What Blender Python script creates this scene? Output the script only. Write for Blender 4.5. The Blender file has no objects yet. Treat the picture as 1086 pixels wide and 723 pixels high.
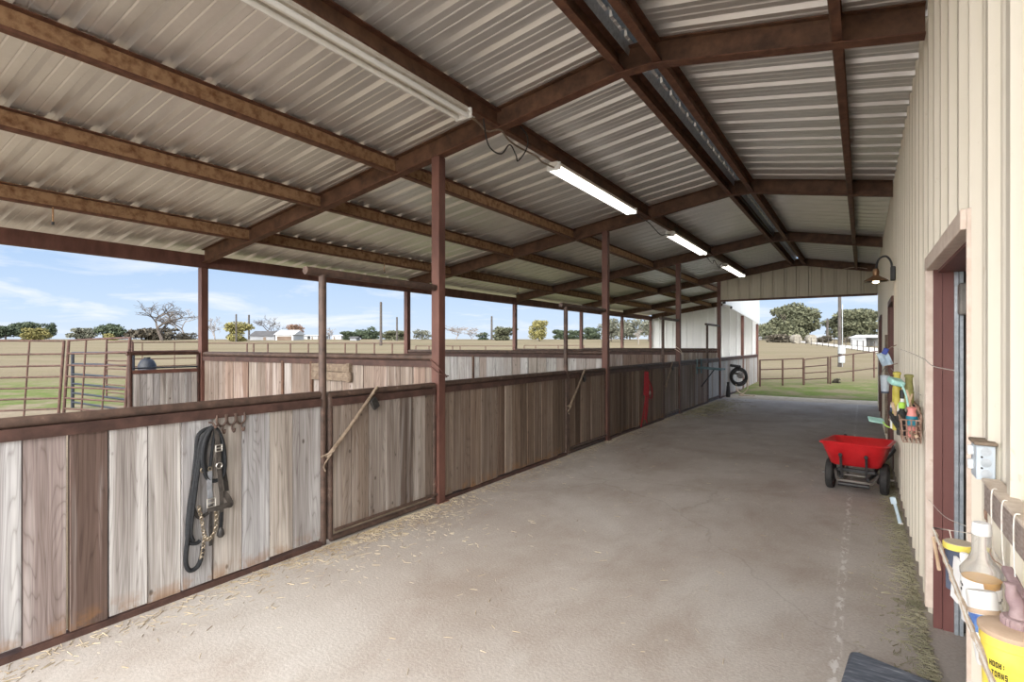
import bpy, bmesh, math, random
from mathutils import Vector, Matrix, Euler
random.seed(7)
sc = bpy.context.scene
COL = sc.collection
rnd = random.random
def uni(a, b): return a + (b - a) * rnd()

# ------------------------------------------------------------------ camera
FPX, VX, HY, CH = 571.1, 914.9, 366.05, 1.595
TH = math.atan((VX - 543.0) / FPX)
SN, CS = math.sin(TH), math.cos(TH)
cam_d = bpy.data.cameras.new('camera')
cam_d.sensor_width = 36.0
cam_d.lens = FPX / 1086 * 36
cam_d.shift_y = (HY - 361.5) / 1086
cam_d.clip_end = 2000
cam = bpy.data.objects.new('camera', cam_d); COL.objects.link(cam)
cam.location = (0, 0, CH); cam.rotation_euler = (math.pi / 2, 0, TH)
sc.camera = cam

# ------------------------------------------------------------------ view, sky, sun
sc.view_settings.view_transform = 'Standard'
sc.view_settings.look = 'None'
sc.view_settings.gamma = 1.0
sc.view_settings.use_curve_mapping = False
EXPOSURE = 0.30
SKY_STRENGTH = 1.0
GLOW_STRENGTH = 9.0  # broad bright sky lobe added behind the camera to fill the barn interior
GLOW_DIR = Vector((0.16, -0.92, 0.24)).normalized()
SUN_STRENGTH = 0.4
LAMP_EMIT = 4.0
sc.view_settings.exposure = EXPOSURE
try:
    sc.cycles.max_bounces = 12; sc.cycles.diffuse_bounces = 6; sc.cycles.use_denoising = True
    sc.cycles.transparent_max_bounces = 12
    sc.cycles.sample_clamp_indirect = 6.0
except Exception: pass

def N(nt, kind, **kw):
    n = nt.nodes.new(kind)
    for k, v in kw.items():
        if hasattr(n, k) and not k.startswith('i_'): setattr(n, k, v)
    return n
def link(nt, a, b): nt.links.new(a, b)
def ramp(nt, stops, fac=None, interp='LINEAR'):
    r = nt.nodes.new('ShaderNodeValToRGB'); e = r.color_ramp.elements
    r.color_ramp.interpolation = interp
    while len(e) > 1: e.remove(e[-1])
    for i, (p, c) in enumerate(stops):
        el = e[0] if i == 0 else e.new(p)
        el.position = p; el.color = (*c, 1) if len(c) == 3 else c
    if fac is not None: nt.links.new(fac, r.inputs[0])
    return r.outputs[0]
def mathn(nt, op, a, b=None, c=None):
    m = nt.nodes.new('ShaderNodeMath'); m.operation = op
    for i, v in enumerate((a, b, c)):
        if v is None: continue
        if isinstance(v, (int, float)): m.inputs[i].default_value = v
        else: nt.links.new(v, m.inputs[i])
    return m.outputs[0]
def mixc(nt, fac, a, b, blend='MIX'):
    m = nt.nodes.new('ShaderNodeMix'); m.data_type = 'RGBA'; m.blend_type = blend
    for idx, v in ((0, fac), (6, a), (7, b)):
        if isinstance(v, (int, float)): m.inputs[idx].default_value = v
        elif isinstance(v, (tuple, list)): m.inputs[idx].default_value = (*v, 1) if len(v) == 3 else v
        else: nt.links.new(v, m.inputs[idx])
    return m.outputs[2]
def noise(nt, vec, scale, detail=4, rough=.55, out='Fac', dist=0):
    n = nt.nodes.new('ShaderNodeTexNoise')
    n.inputs['Scale'].default_value = scale; n.inputs['Detail'].default_value = detail
    n.inputs['Roughness'].default_value = rough; n.inputs['Distortion'].default_value = dist
    if vec is not None: nt.links.new(vec, n.inputs['Vector'])
    return n.outputs[out]
def mapping(nt, vec, scale=(1, 1, 1), loc=(0, 0, 0), rot=(0, 0, 0)):
    m = nt.nodes.new('ShaderNodeMapping')
    m.inputs['Scale'].default_value = scale; m.inputs['Location'].default_value = loc
    m.inputs['Rotation'].default_value = rot
    nt.links.new(vec, m.inputs['Vector']); return m.outputs[0]

world = bpy.data.worlds.new('sky'); sc.world = world; world.use_nodes = True
nt = world.node_tree; nt.nodes.clear()
tc = N(nt, 'ShaderNodeTexCoord'); d = tc.outputs['Generated']
sep = N(nt, 'ShaderNodeSeparateXYZ'); link(nt, d, sep.inputs[0])
base = ramp(nt, [(0.0, (.62, .70, .81)), (.05, (.53, .66, .83)), (.18, (.33, .50, .77)), (.5, (.50, .62, .84)), (1.0, (.60, .68, .84))], sep.outputs[2])
zc = mathn(nt, 'ADD', mathn(nt, 'MAXIMUM', sep.outputs[2], 0), .12)
cx = mathn(nt, 'DIVIDE', sep.outputs[0], zc); cy = mathn(nt, 'DIVIDE', sep.outputs[1], zc)
cmb = N(nt, 'ShaderNodeCombineXYZ'); link(nt, cx, cmb.inputs[0]); link(nt, cy, cmb.inputs[1])
cl = noise(nt, cmb.outputs[0], .9, 7, .6, dist=.4)
clf = ramp(nt, [(.50, (0, 0, 0)), (.66, (.8, .8, .8))], cl)
skyc = mixc(nt, clf, base, (.80, .83, .87))
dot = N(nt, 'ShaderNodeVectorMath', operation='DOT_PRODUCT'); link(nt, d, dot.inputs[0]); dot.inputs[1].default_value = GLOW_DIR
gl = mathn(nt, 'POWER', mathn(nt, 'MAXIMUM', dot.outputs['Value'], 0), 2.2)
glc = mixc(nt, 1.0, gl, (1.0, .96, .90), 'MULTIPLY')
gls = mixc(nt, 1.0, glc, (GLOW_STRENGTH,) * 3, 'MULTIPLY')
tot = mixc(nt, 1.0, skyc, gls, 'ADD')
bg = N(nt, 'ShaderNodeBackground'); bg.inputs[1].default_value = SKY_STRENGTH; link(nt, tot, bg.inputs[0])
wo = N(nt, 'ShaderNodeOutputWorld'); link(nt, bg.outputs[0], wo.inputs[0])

sun_d = bpy.data.lights.new('sun', 'SUN'); sun_d.energy = SUN_STRENGTH; sun_d.angle = math.radians(30); sun_d.color = (1, .95, .88)
sun = bpy.data.objects.new('sun', sun_d); COL.objects.link(sun)
sun.rotation_euler = Vector((.12, -.80, .5)).to_track_quat('Z', 'Y').to_euler()

# ------------------------------------------------------------------ materials
M = {}
def mat(name, color=(.5, .5, .5), rough=.6, metal=0.0, spec=.4, emit=None, emit_s=0, alpha=None, trans=None):
    m = bpy.data.materials.new(name); m.use_nodes = True
    b = m.node_tree.nodes['Principled BSDF']
    b.inputs['Base Color'].default_value = (*color, 1); b.inputs['Roughness'].default_value = rough
    b.inputs['Metallic'].default_value = metal; b.inputs['Specular IOR Level'].default_value = spec
    if emit: b.inputs['Emission Color'].default_value = (*emit, 1); b.inputs['Emission Strength'].default_value = emit_s
    if trans: b.inputs['Transmission Weight'].default_value = trans
    M[name] = m
    return m, m.node_tree, b
def mottled(name, c1, c2, scale=8, rough=.6, metal=0, spec=.4, lo=.35, hi=.65, bump=0, stretch=(1, 1, 1), c3=None):
    m, nt, b = mat(name, c1, rough, metal, spec)
    tc = N(nt, 'ShaderNodeTexCoord'); geo = N(nt, 'ShaderNodeNewGeometry')
    v = mapping(nt, geo.outputs['Position'], stretch)
    n = noise(nt, v, scale, 6, .62)
    st = [(lo, c1), (hi, c2)]
    if c3: st.append((min(.98, hi + .14), c3))
    link(nt, ramp(nt, st, n), b.inputs['Base Color'])
    if bump:
        bp = N(nt, 'ShaderNodeBump'); bp.inputs['Strength'].default_value = bump; bp.inputs['Distance'].default_value = .01
        link(nt, n, bp.inputs['Height']); link(nt, bp.outputs[0], b.inputs['Normal'])
    return m

mottled('red_oxide_steel', (.095, .042, .033), (.165, .076, .058), 6, .55, 0, .35, stretch=(1, 1, .4))
mottled('dark_oxide_steel', (.070, .036, .023), (.165, .085, .050), 7, .55, 0, .35)
mottled('pipe_steel', (.055, .035, .028), (.115, .072, .055), 14, .55, 0, .4, c3=(.26, .20, .165))
mottled('rail_dark', (.050, .028, .023), (.10, .054, .044), 9, .6, 0, .3)
mottled('purlin_rust', (.17, .078, .036), (.40, .245, .135), 14, .7, 0, .25, .32, .58, bump=.15)
mottled('purlin_lip', (.09, .040, .028), (.17, .080, .050), 12, .65, 0, .25)
mottled('cable_black', (.012, .012, .013), (.03, .03, .03), 30, .6)
mottled('galvanised', (.40, .45, .50), (.60, .65, .70), 25, .38, .6, .5)
mottled('white_paint', (.72, .70, .66), (.82, .81, .78), 10, .4)
mottled('fixture_white', (.62, .57, .50), (.80, .78, .73), 12, .4, c3=(.35, .24, .15))
mat('tube_off', (.86, .87, .86), .25)
mat('tube_lit', (1, 1, 1), .3, emit=(1.0, .97, .90), emit_s=LAMP_EMIT)
mat('bulb_warm', (1, .9, .7), .3, emit=(1.0, .78, .48), emit_s=30)
mottled('lamp_copper', (.22, .12, .06), (.34, .20, .11), 20, .4, .5)
mottled('lamp_inside', (.85, .78, .66), (.9, .85, .75), 20, .5)
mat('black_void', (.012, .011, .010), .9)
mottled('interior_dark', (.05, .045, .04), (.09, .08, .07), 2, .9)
mottled('jamb_maroon', (.145, .055, .050), (.19, .080, .070), 6, .5, stretch=(1, 1, .2))
mottled('trim_beige', (.62, .50, .42), (.74, .63, .55), 14, .5, c3=(.45, .28, .17))
mottled('rubber_black', (.018, .018, .019), (.045, .043, .041), 25, .75)
mottled('red_poly', (.56, .012, .018), (.68, .022, .028), 7, .38, 0, .5)
mottled('black_steel', (.025, .025, .027), (.05, .05, .052), 12, .45, .3)
mottled('grey_steel', (.16, .15, .14), (.28, .26, .24), 12, .5, .3)
mottled('leather_black', (.014, .013, .013), (.045, .04, .037), 40, .5)
mottled('nylon_black', (.007, .008, .010), (.018, .020, .024), 60, .65)
mottled('strap_grey', (.16, .17, .19), (.26, .27, .29), 40, .6)
mottled('leather_worn', (.035, .030, .027), (.085, .074, .066), 30, .6)
mat('buckle', (.72, .70, .66), .28, .9)
mottled('chain_brass', (.20, .16, .11), (.36, .31, .24), 60, .4, .7)
mottled('red_webbing', (.20, .006, .012), (.36, .012, .022), 40, .6)
mottled('stick_wood', (.14, .10, .07), (.27, .21, .155), 22, .75, stretch=(1, 1, 1))
mottled('teal_rack', (.10, .17, .19), (.16, .25, .28), 15, .5)
mottled('straw', (.30, .23, .14), (.52, .44, .31), 3, .8)
mottled('hay_green', (.17, .16, .10), (.36, .33, .23), 3, .8)
mottled('block_wood', (.26, .20, .18), (.42, .35, .31), 40, .8, stretch=(1, 1, 4), bump=.4)
mottled('block_top', (.55, .45, .36), (.70, .61, .52), 30, .8)
mottled('wire_white', (.70, .64, .56), (.86, .84, .80), 40, .45, c3=(.42, .26, .16))
mottled('rag_beige', (.50, .38, .28), (.72, .60, .47), 50, .85)
mottled('wire_rust', (.22, .12, .08), (.42, .29, .22), 40, .6)
mottled('box_grey', (.50, .57, .64), (.60, .67, .73), 15, .45)
mottled('plastic_white', (.80, .80, .79), (.86, .86, .85), 10, .4)
mottled('paper_label', (.82, .82, .83), (.88, .88, .88), 10, .5)
m_, nt_, b_ = mat('plastic_clear', (.93, .92, .90), .18, trans=.82); b_.inputs['IOR'].default_value = 1.12; 
mat('liquid_amber', (.80, .42, .04), .3)
mottled('yellow_plastic', (.86, .68, .08), (.92, .78, .18), 8, .4)
mottled('lid_dust', (.40, .34, .27), (.52, .45, .36), 20, .7)
mottled('lid_tan', (.44, .31, .215), (.56, .42, .31), 12, .65)
mottled('mauve_plastic', (.27, .18, .19), (.38, .28, .28), 25, .6)
mottled('blue_print', (.05, .10, .34), (.16, .30, .58), 30, .4)
mottled('navy_tub', (.05, .07, .12), (.12, .14, .20), 20, .5)
mat('ink_black', (.02, .02, .02), .6)
mottled('teal_plastic', (.30, .62, .58), (.50, .78, .72), 15, .45)
mottled('lime_plastic', (.40, .70, .08), (.50, .80, .14), 15, .45)
mottled('olive_plastic', (.20, .19, .06), (.36, .34, .12), 15, .6)
mottled('mustard', (.50, .42, .06), (.62, .54, .12), 15, .5)
mottled('coral_plastic', (.76, .26, .24), (.82, .34, .30), 15, .45)
mottled('teal_blue', (.02, .22, .32), (.04, .30, .42), 15, .45)
mottled('pale_blue', (.50, .64, .76), (.64, .76, .84), 15, .45)
mottled('deep_blue', (.03, .06, .36), (.06, .10, .46), 15, .45)
mottled('tan_wood', (.50, .34, .22), (.64, .48, .34), 20, .7)
mottled('mat_rubber', (.085, .10, .13), (.16, .18, .22), 9, .6, c3=(.42, .44, .47), stretch=(1, 5, 1), lo=.42, hi=.60)
mottled('blue_gate', (.008, .011, .018), (.016, .020, .032), 15, .45)
mottled('outdoor_pipe', (.050, .023, .017), (.095, .046, .034), 12, .6)
mottled('grey_pole', (.045, .038, .034), (.085, .075, .068), 4, .8)
mottled('meter_white', (.28, .30, .31), (.36, .38, .39), 6, .5)
mottled('house_wall', (.20, .21, .23), (.27, .28, .30), .6, .8)
mottled('house_white', (.42, .44, .45), (.50, .51, .52), .6, .7)
mottled('house_roof', (.060, .058, .060), (.09, .088, .09), .8, .8)
mottled('shed_brown', (.11, .075, .055), (.16, .115, .085), .8, .8)
mottled('hay_bale', (.14, .13, .11), (.24, .22, .18), 3, .9)
mottled('bark_dark', (.055, .045, .038), (.11, .09, .075), 2, .9)
mottled('bark_grey', (.17, .15, .14), (.27, .24, .22), 2, .9)
def leafmat(name, a, b):
    m, nt, bs = mat(name, a, .75, 0, .25)
    g = N(nt, 'ShaderNodeNewGeometry')
    link(nt, ramp(nt, [(0, a), (1, b)], g.outputs['Random Per Island']), bs.inputs['Base Color'])
leafmat('leaf_dark', (.030, .045, .028), (.085, .105, .062))
leafmat('leaf_oak', (.050, .056, .034), (.135, .138, .085))
leafmat('leaf_grey', (.085, .092, .07), (.17, .17, .13))
leafmat('leaf_yellow', (.13, .125, .045), (.25, .22, .085))
leafmat('leaf_rust', (.16, .095, .065), (.28, .18, .13))
leafmat('leaf_brush', (.050, .044, .034), (.11, .095, .07))

# galvalume roof deck
m, nt, b = mat('roof_deck', (.5, .5, .5), .30, .58, .5)
g = N(nt, 'ShaderNodeNewGeometry')
n1 = noise(nt, mapping(nt, g.outputs['Position'], (.5, 2, 1)), 3, 5, .6)
n2 = noise(nt, g.outputs['Position'], 22, 3, .6)
c = mixc(nt, mathn(nt, 'MULTIPLY', n2, .35), ramp(nt, [(.3, (.72, .71, .70)), (.7, (.84, .83, .82))], n1), (.62, .59, .56))
link(nt, c, b.inputs['Base Color'])
link(nt, ramp(nt, [(.3, (.30,) * 3), (.7, (.38,) * 3)], n1), b.inputs['Roughness'])

def siding(name, c1, c2, stain, rough=.42):
    m, nt, b = mat(name, c1, rough, 0, .45)
    g = N(nt, 'ShaderNodeNewGeometry')
    n1 = noise(nt, mapping(nt, g.outputs['Position'], (1, 1, .15)), 4, 5, .6)
    n2 = noise(nt, mapping(nt, g.outputs['Position'], (1, 1, .5)), 30, 4, .7)
    c = ramp(nt, [(.3, c1), (.7, c2)], n1)
    c = mixc(nt, ramp(nt, [(.66, (0, 0, 0)), (.80, (.55,) * 3)], n2), c, stain)
    link(nt, c, b.inputs['Base Color'])
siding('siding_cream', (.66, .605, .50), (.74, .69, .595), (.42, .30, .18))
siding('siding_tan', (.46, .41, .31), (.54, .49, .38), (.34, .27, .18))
siding('siding_white', (.74, .75, .74), (.80, .80, .79), (.50, .46, .40))

def planks(name, stops, knot=(.06, .045, .035), dark=.55, bleach=.5):
    m, nt, b = mat(name, (.4, .4, .4), .82, 0, .2)
    g = N(nt, 'ShaderNodeNewGeometry'); isl = g.outputs['Random Per Island']
    cmb = N(nt, 'ShaderNodeCombineXYZ')
    for i in range(3): link(nt, mathn(nt, 'MULTIPLY', isl, (37., 71., 53.)[i]), cmb.inputs[i])
    va = N(nt, 'ShaderNodeVectorMath', operation='ADD'); link(nt, g.outputs['Position'], va.inputs[0]); link(nt, cmb.outputs[0], va.inputs[1])
    p = va.outputs[0]
    at = N(nt, 'ShaderNodeAttribute'); at.attribute_name = 'tone'; basec = ramp(nt, stops, at.outputs['Fac'], 'LINEAR')
    # broad lengthwise bands, swirly figure, fine grain
    nb = noise(nt, mapping(nt, p, (9, 9, .5)), 1.0, 4, .55, dist=.8)
    nf = noise(nt, mapping(nt, p, (60, 60, 1.2)), 1.0, 4, .65, dist=.5)
    fig = mathn(nt, 'MULTIPLY', nb, 1.0)
    c = mixc(nt, ramp(nt, [(.32, (dark,) * 3), (.60, (0, 0, 0))], fig), basec, (.115, .080, .062))
    c = mixc(nt, ramp(nt, [(.55, (0, 0, 0)), (.75, (bleach,) * 3)], nb), c, (.60, .585, .565))
    c = mixc(nt, 1.0, c, ramp(nt, [(.25, (.55, .53, .52)), (.6, (1.08,) * 3)], nf), 'MULTIPLY')
    nr = noise(nt, mapping(nt, p, (7, 7, .55)), 1.0, 2, .4, dist=.3)
    rg = mathn(nt, 'ABSOLUTE', mathn(nt, 'SINE', mathn(nt, 'MULTIPLY', nr, 75.0)))
    c = mixc(nt, 1.0, c, ramp(nt, [(.0, (.72, .70, .69)), (.30, (.93,) * 3), (1, (1.04,) * 3)], rg), 'MULTIPLY')
    vo = N(nt, 'ShaderNodeTexVoronoi'); vo.inputs['Scale'].default_value = 1.0
    link(nt, mapping(nt, p, (6.5, 6.5, 4.0)), vo.inputs['Vector'])
    c = mixc(nt, ramp(nt, [(.0, (.85,) * 3), (.05, (.7,) * 3), (.09, (0, 0, 0))], vo.outputs['Distance']), c, knot)
    # rot and splashed mud at the foot of the boards
    sp = N(nt, 'ShaderNodeSeparateXYZ'); link(nt, g.outputs['Position'], sp.inputs[0])
    foot = mathn(nt, 'MULTIPLY', ramp(nt, [(.0, (1,) * 3), (.16, (0,) * 3)], sp.outputs[2]), ramp(nt, [(.48, (0,) * 3), (.6, (.9,) * 3)], noise(nt, p, 7, 4, .6)))
    c = mixc(nt, foot, c, (.27, .135, .05))
    link(nt, c, b.inputs['Base Color'])
    bp = N(nt, 'ShaderNodeBump'); bp.inputs['Strength'].default_value = .35; bp.inputs['Distance'].default_value = .004
    link(nt, nf, bp.inputs['Height']); link(nt, bp.outputs[0], b.inputs['Normal'])
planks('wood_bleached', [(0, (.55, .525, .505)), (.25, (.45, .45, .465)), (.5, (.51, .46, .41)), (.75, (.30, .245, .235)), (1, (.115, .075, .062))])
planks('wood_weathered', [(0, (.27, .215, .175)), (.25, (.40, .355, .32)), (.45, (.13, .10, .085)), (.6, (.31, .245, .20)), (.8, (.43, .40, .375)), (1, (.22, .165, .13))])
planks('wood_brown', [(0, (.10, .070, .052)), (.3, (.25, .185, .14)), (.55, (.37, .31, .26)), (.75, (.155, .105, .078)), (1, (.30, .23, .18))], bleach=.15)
planks('wood_mixed', [(0, (.25, .20, .17)), (.3, (.34, .29, .25)), (.55, (.24, .16, .125)), (.75, (.40, .37, .35)), (1, (.30, .21, .165))])
planks('wood_pale', [(0, (.45, .44, .42)), (.3, (.54, .53, .52)), (.5, (.36, .28, .23)), (.7, (.52, .51, .50)), (1, (.42, .38, .34))], dark=.3)

# concrete
m, nt, b = mat('concrete', (.4, .4, .4), .78, 0, .3)
g = N(nt, 'ShaderNodeNewGeometry'); p = g.outputs['Position']
n1 = noise(nt, p, .55, 6, .6, dist=.6); n2 = noise(nt, mapping(nt, p, (1.3, .8, 1)), 1.5, 7, .68, dist=.25); n3 = noise(nt, p, 60, 3, .6)
c = ramp(nt, [(.30, (.345, .295, .255)), (.48, (.43, .385, .35)), (.66, (.50, .47, .44))], n1)
c = mixc(nt, ramp(nt, [(.48, (0,) * 3), (.72, (.5,) * 3)], n2), c, (.28, .215, .17))
c = mixc(nt, ramp(nt, [(.28, (.45,) * 3), (.42, (0,) * 3)], n2), c, (.58, .55, .52))
c = mixc(nt, 1.0, c, ramp(nt, [(.3, (.86,) * 3), (.7, (1.08,) * 3)], n3), 'MULTIPLY')
sp = N(nt, 'ShaderNodeSeparateXYZ'); link(nt, p, sp.inputs[0])
# drip line of pale lime spots
dl = mathn(nt, 'ABSOLUTE', mathn(nt, 'ADD', sp.outputs[0], .117))
dn = noise(nt, mapping(nt, p, (30, 11, 1)), 1.0, 3, .6)
df = mathn(nt, 'MULTIPLY', ramp(nt, [(.0, (1,) * 3), (.012, (.9,) * 3), (.032, (0,) * 3)], dl), ramp(nt, [(.50, (0,) * 3), (.58, (.85,) * 3)], dn))
c = mixc(nt, df, c, (.66, .64, .62))
vo = N(nt, 'ShaderNodeTexVoronoi', feature='DISTANCE_TO_EDGE'); vo.inputs['Scale'].default_value = .25
pw = N(nt, 'ShaderNodeVectorMath', operation='ADD'); link(nt, p, pw.inputs[0])
ns = N(nt, 'ShaderNodeVectorMath', operation='SCALE'); link(nt, noise(nt, p, 2.5, 4, .6, out='Color'), ns.inputs[0]); ns.inputs['Scale'].default_value = .35
link(nt, ns.outputs[0], pw.inputs[1]); link(nt, pw.outputs[0], vo.inputs['Vector'])
c = mixc(nt, ramp(nt, [(0, (.30,) * 3), (.004, (0,) * 3)], vo.outputs['Distance']), c, (.22, .19, .16))
link(nt, c, b.inputs['Base Color'])
bp = N(nt, 'ShaderNodeBump'); bp.inputs['Strength'].default_value = .25; bp.inputs['Distance'].default_value = .01
link(nt, mathn(nt, 'ADD', n3, n2), bp.inputs['Height']); link(nt, bp.outputs[0], b.inputs['Normal'])

# pasture: u = distance along the hillside
m, nt, b = mat('pasture', (.5, .45, .3), .95, 0, .1)
g = N(nt, 'ShaderNodeNewGeometry'); p = g.outputs['Position']
dt = N(nt, 'ShaderNodeVectorMath', operation='DOT_PRODUCT'); link(nt, p, dt.inputs[0]); dt.inputs[1].default_value = (-SN, CS, 0)
u = dt.outputs['Value']
pr = mapping(nt, p, (1, 1, 1), rot=(0, 0, -TH))
n1 = noise(nt, mapping(nt, pr, (.02, .09, 1)), 1.0, 5, .6); n2 = noise(nt, p, .9, 5, .65); n3 = noise(nt, p, 7, 4, .7)
c = ramp(nt, [(.3, (.165, .132, .082)), (.5, (.215, .176, .118)), (.7, (.14, .122, .072))], n1)
c = mixc(nt, ramp(nt, [(.45, (0,) * 3), (.7, (.5,) * 3)], n2), c, (.16, .15, .07))
un = mathn(nt, 'ADD', u, mathn(nt, 'MULTIPLY', mathn(nt, 'SUBTRACT', n2, .5), 9))
grn = ramp(nt, [(.36, (0,) * 3), (.43, (1,) * 3), (.56, (1,) * 3), (.70, (0,) * 3)], mathn(nt, 'DIVIDE', un, 36.0))
c = mixc(nt, mathn(nt, 'MULTIPLY', grn, ramp(nt, [(.40, (.15,) * 3), (.58, (.95,) * 3)], n2)), c, (.10, .14, .032))
drt = ramp(nt, [(.34, (1,) * 3), (.42, (0,) * 3)], mathn(nt, 'DIVIDE', un, 36.0))
c = mixc(nt, drt, c, (.24, .195, .14))
c = mixc(nt, 1.0, c, ramp(nt, [(.25, (.72,) * 3), (.7, (1.12,) * 3)], n3), 'MULTIPLY')
link(nt, c, b.inputs['Base Color'])
mottled('gravel', (.52, .49, .45), (.66, .63, .58), 5, .9)
mottled('apron_dirt', (.40, .34, .26), (.54, .47, .38), 5, .95)

# ------------------------------------------------------------------ mesh tools
def frame_of(dirv):
    z = dirv.normalized(); up = Vector((0, 0, 1)) if abs(z.z) < .95 else Vector((1, 0, 0))
    x = up.cross(z).normalized(); y = z.cross(x)
    return x, y, z
class MB:
    def __init__(s): s.v = []; s.f = []; s.tone = []
    def add(s, vs, fs):
        o = len(s.v); s.v += [Vector(v) for v in vs]; s.f += [[o + i for i in f] for f in fs]; return s
    def box(s, x0, x1, y0, y1, z0, z1):
        return s.add([(x0, y0, z0), (x1, y0, z0), (x1, y1, z0), (x0, y1, z0), (x0, y0, z1), (x1, y0, z1), (x1, y1, z1), (x0, y1, z1)],
                     [(0, 3, 2, 1), (4, 5, 6, 7), (0, 1, 5, 4), (1, 2, 6, 5), (2, 3, 7, 6), (3, 0, 4, 7)])
    def cbox(s, c, sz, rot=(0, 0, 0)):
        r = Euler(rot).to_matrix(); c = Vector(c); hx, hy, hz = sz[0] / 2, sz[1] / 2, sz[2] / 2
        vs = [c + r @ Vector(q) for q in [(-hx, -hy, -hz), (hx, -hy, -hz), (hx, hy, -hz), (-hx, hy, -hz), (-hx, -hy, hz), (hx, -hy, hz), (hx, hy, hz), (-hx, hy, hz)]]
        return s.add(vs, [(0, 3, 2, 1), (4, 5, 6, 7), (0, 1, 5, 4), (1, 2, 6, 5), (2, 3, 7, 6), (3, 0, 4, 7)])
    def bar(s, p, q, w, h):
        p, q = Vector(p), Vector(q); x, y, z = frame_of(q - p)
        vs = [a + x * (i * w / 2) + y * (j * h / 2) for a in (p, q) for i, j in ((-1, -1), (1, -1), (1, 1), (-1, 1))]
        return s.add(vs, [(3, 2, 1, 0), (4, 5, 6, 7), (0, 1, 5, 4), (1, 2, 6, 5), (2, 3, 7, 6), (3, 0, 4, 7)])
    def tube(s, pts, r, n=8, closed=False, cap=True, flat=1.0):
        pts = [Vector(p) for p in pts]; k = len(pts)
        rs = r if isinstance(r, (list, tuple)) else [r] * k
        x = None; o = len(s.v); vs = []
        for i, p in enumerate(pts):
            a = pts[i - 1] if i > 0 else (pts[-1] if closed else p)
            b = pts[(i + 1) % k] if (i < k - 1 or closed) else p
            dv = (b - a)
            if dv.length < 1e-9: dv = Vector((0, 0, 1))
            dv.normalize()
            if x is None: x = frame_of(dv)[0]
            else:
                x = x - dv * x.dot(dv)
                x = frame_of(dv)[0] if x.length < 1e-6 else x.normalized()
            y = dv.cross(x)
            for j in range(n):
                t = 2 * math.pi * j / n
                vs.append(p + x * (math.cos(t) * rs[i]) + y * (math.sin(t) * rs[i] * flat))
        fs = []
        for i in range(k if closed else k - 1):
            for j in range(n):
                a, b = i * n + j, i * n + (j + 1) % n; c2 = ((i + 1) % k) * n
                fs.append((a, b, c2 + (j + 1) % n, c2 + j))
        if cap and not closed: fs += [tuple(range(n - 1, -1, -1)), tuple((k - 1) * n + j for j in range(n))]
        return s.add(vs, fs)
    def lathe(s, prof, c=(0, 0, 0), n=24, axis=None, sy=1.0):
        c = Vector(c); ax = Vector(axis).normalized() if axis else Vector((0, 0, 1))
        if axis: x, y, z = frame_of(ax)
        else: x, y, z = Vector((1, 0, 0)), Vector((0, 1, 0)), ax
        vs = []; fs = []
        for (r, h) in prof:
            for j in range(n):
                t = 2 * math.pi * j / n
                vs.append(c + x * (r * math.cos(t)) + y * (r * math.sin(t) * sy) + z * h)
        for i in range(len(prof) - 1):
            for j in range(n):
                fs.append((i * n + j, i * n + (j + 1) % n, (i + 1) * n + (j + 1) % n, (i + 1) * n + j))
        fs += [tuple(range(n - 1, -1, -1)), tuple((len(prof) - 1) * n + j for j in range(n))]
        return s.add(vs, fs)
    def prism(s, poly, d, o=(0, 0, 0)):
        k = len(poly); o = Vector(o); d = Vector(d)
        vs = [o + Vector(p) for p in poly] + [o + Vector(p) + d for p in poly]
        return s.add(vs, [tuple(range(k - 1, -1, -1)), tuple(range(k, 2 * k))] + [(i, (i + 1) % k, k + (i + 1) % k, k + i) for i in range(k)])
    def loft(s, rings, cap=True):
        n = len(rings[0]); vs = [q for r in rings for q in r]; fs = []
        for i in range(len(rings) - 1):
            for j in range(n): fs.append((i * n + j, i * n + (j + 1) % n, (i + 1) * n + (j + 1) % n, (i + 1) * n + j))
        if cap: fs += [tuple(range(n - 1, -1, -1)), tuple((len(rings) - 1) * n + j for j in range(n))]
        return s.add(vs, fs)
    def build(s, name, material, parent=None, smooth=40, bevel=0, normals=True):
        o0 = ORG.get(parent, Vector((0, 0, 0))) if parent else Vector((0, 0, 0))
        me = bpy.data.meshes.new(name)
        me.from_pydata([tuple(v - o0) for v in s.v], [], s.f)
        if normals:
            bm = bmesh.new(); bm.from_mesh(me); bmesh.ops.recalc_face_normals(bm, faces=bm.faces); bm.to_mesh(me); bm.free()
        me.materials.append(M[material])
        if s.tone:
            a_ = me.attributes.new('tone', 'FLOAT', 'FACE'); a_.data.foreach_set('value', s.tone)
        if smooth:
            me.shade_smooth(); me.set_sharp_from_angle(angle=math.radians(smooth))
        ob = bpy.data.objects.new(name, me); COL.objects.link(ob)
        if parent: ob.parent = parent; ORG[ob] = o0
        else: ORG[ob] = o0
        if bevel:
            bv = ob.modifiers.new('bevel', 'BEVEL'); bv.width = bevel; bv.segments = 2; bv.limit_method = 'ANGLE'
        return ob
ORG = {}
def tag(o, label=None, cat=None, group=None, kind=None):
    if label: o['label'] = label
    if cat: o['category'] = cat
    if group: o['group'] = group
    if kind: o['kind'] = kind
    return o
def thing(name, label, cat, loc=(0, 0, 0), group=None):
    o = bpy.data.objects.new(name, None); COL.objects.link(o); o.location = loc
    o.empty_display_size = .1; ORG[o] = Vector(loc)
    return tag(o, label, cat, group)
def struct(mb, name, material, **kw): return tag(mb.build(name, material, **kw), kind='structure')
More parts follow.
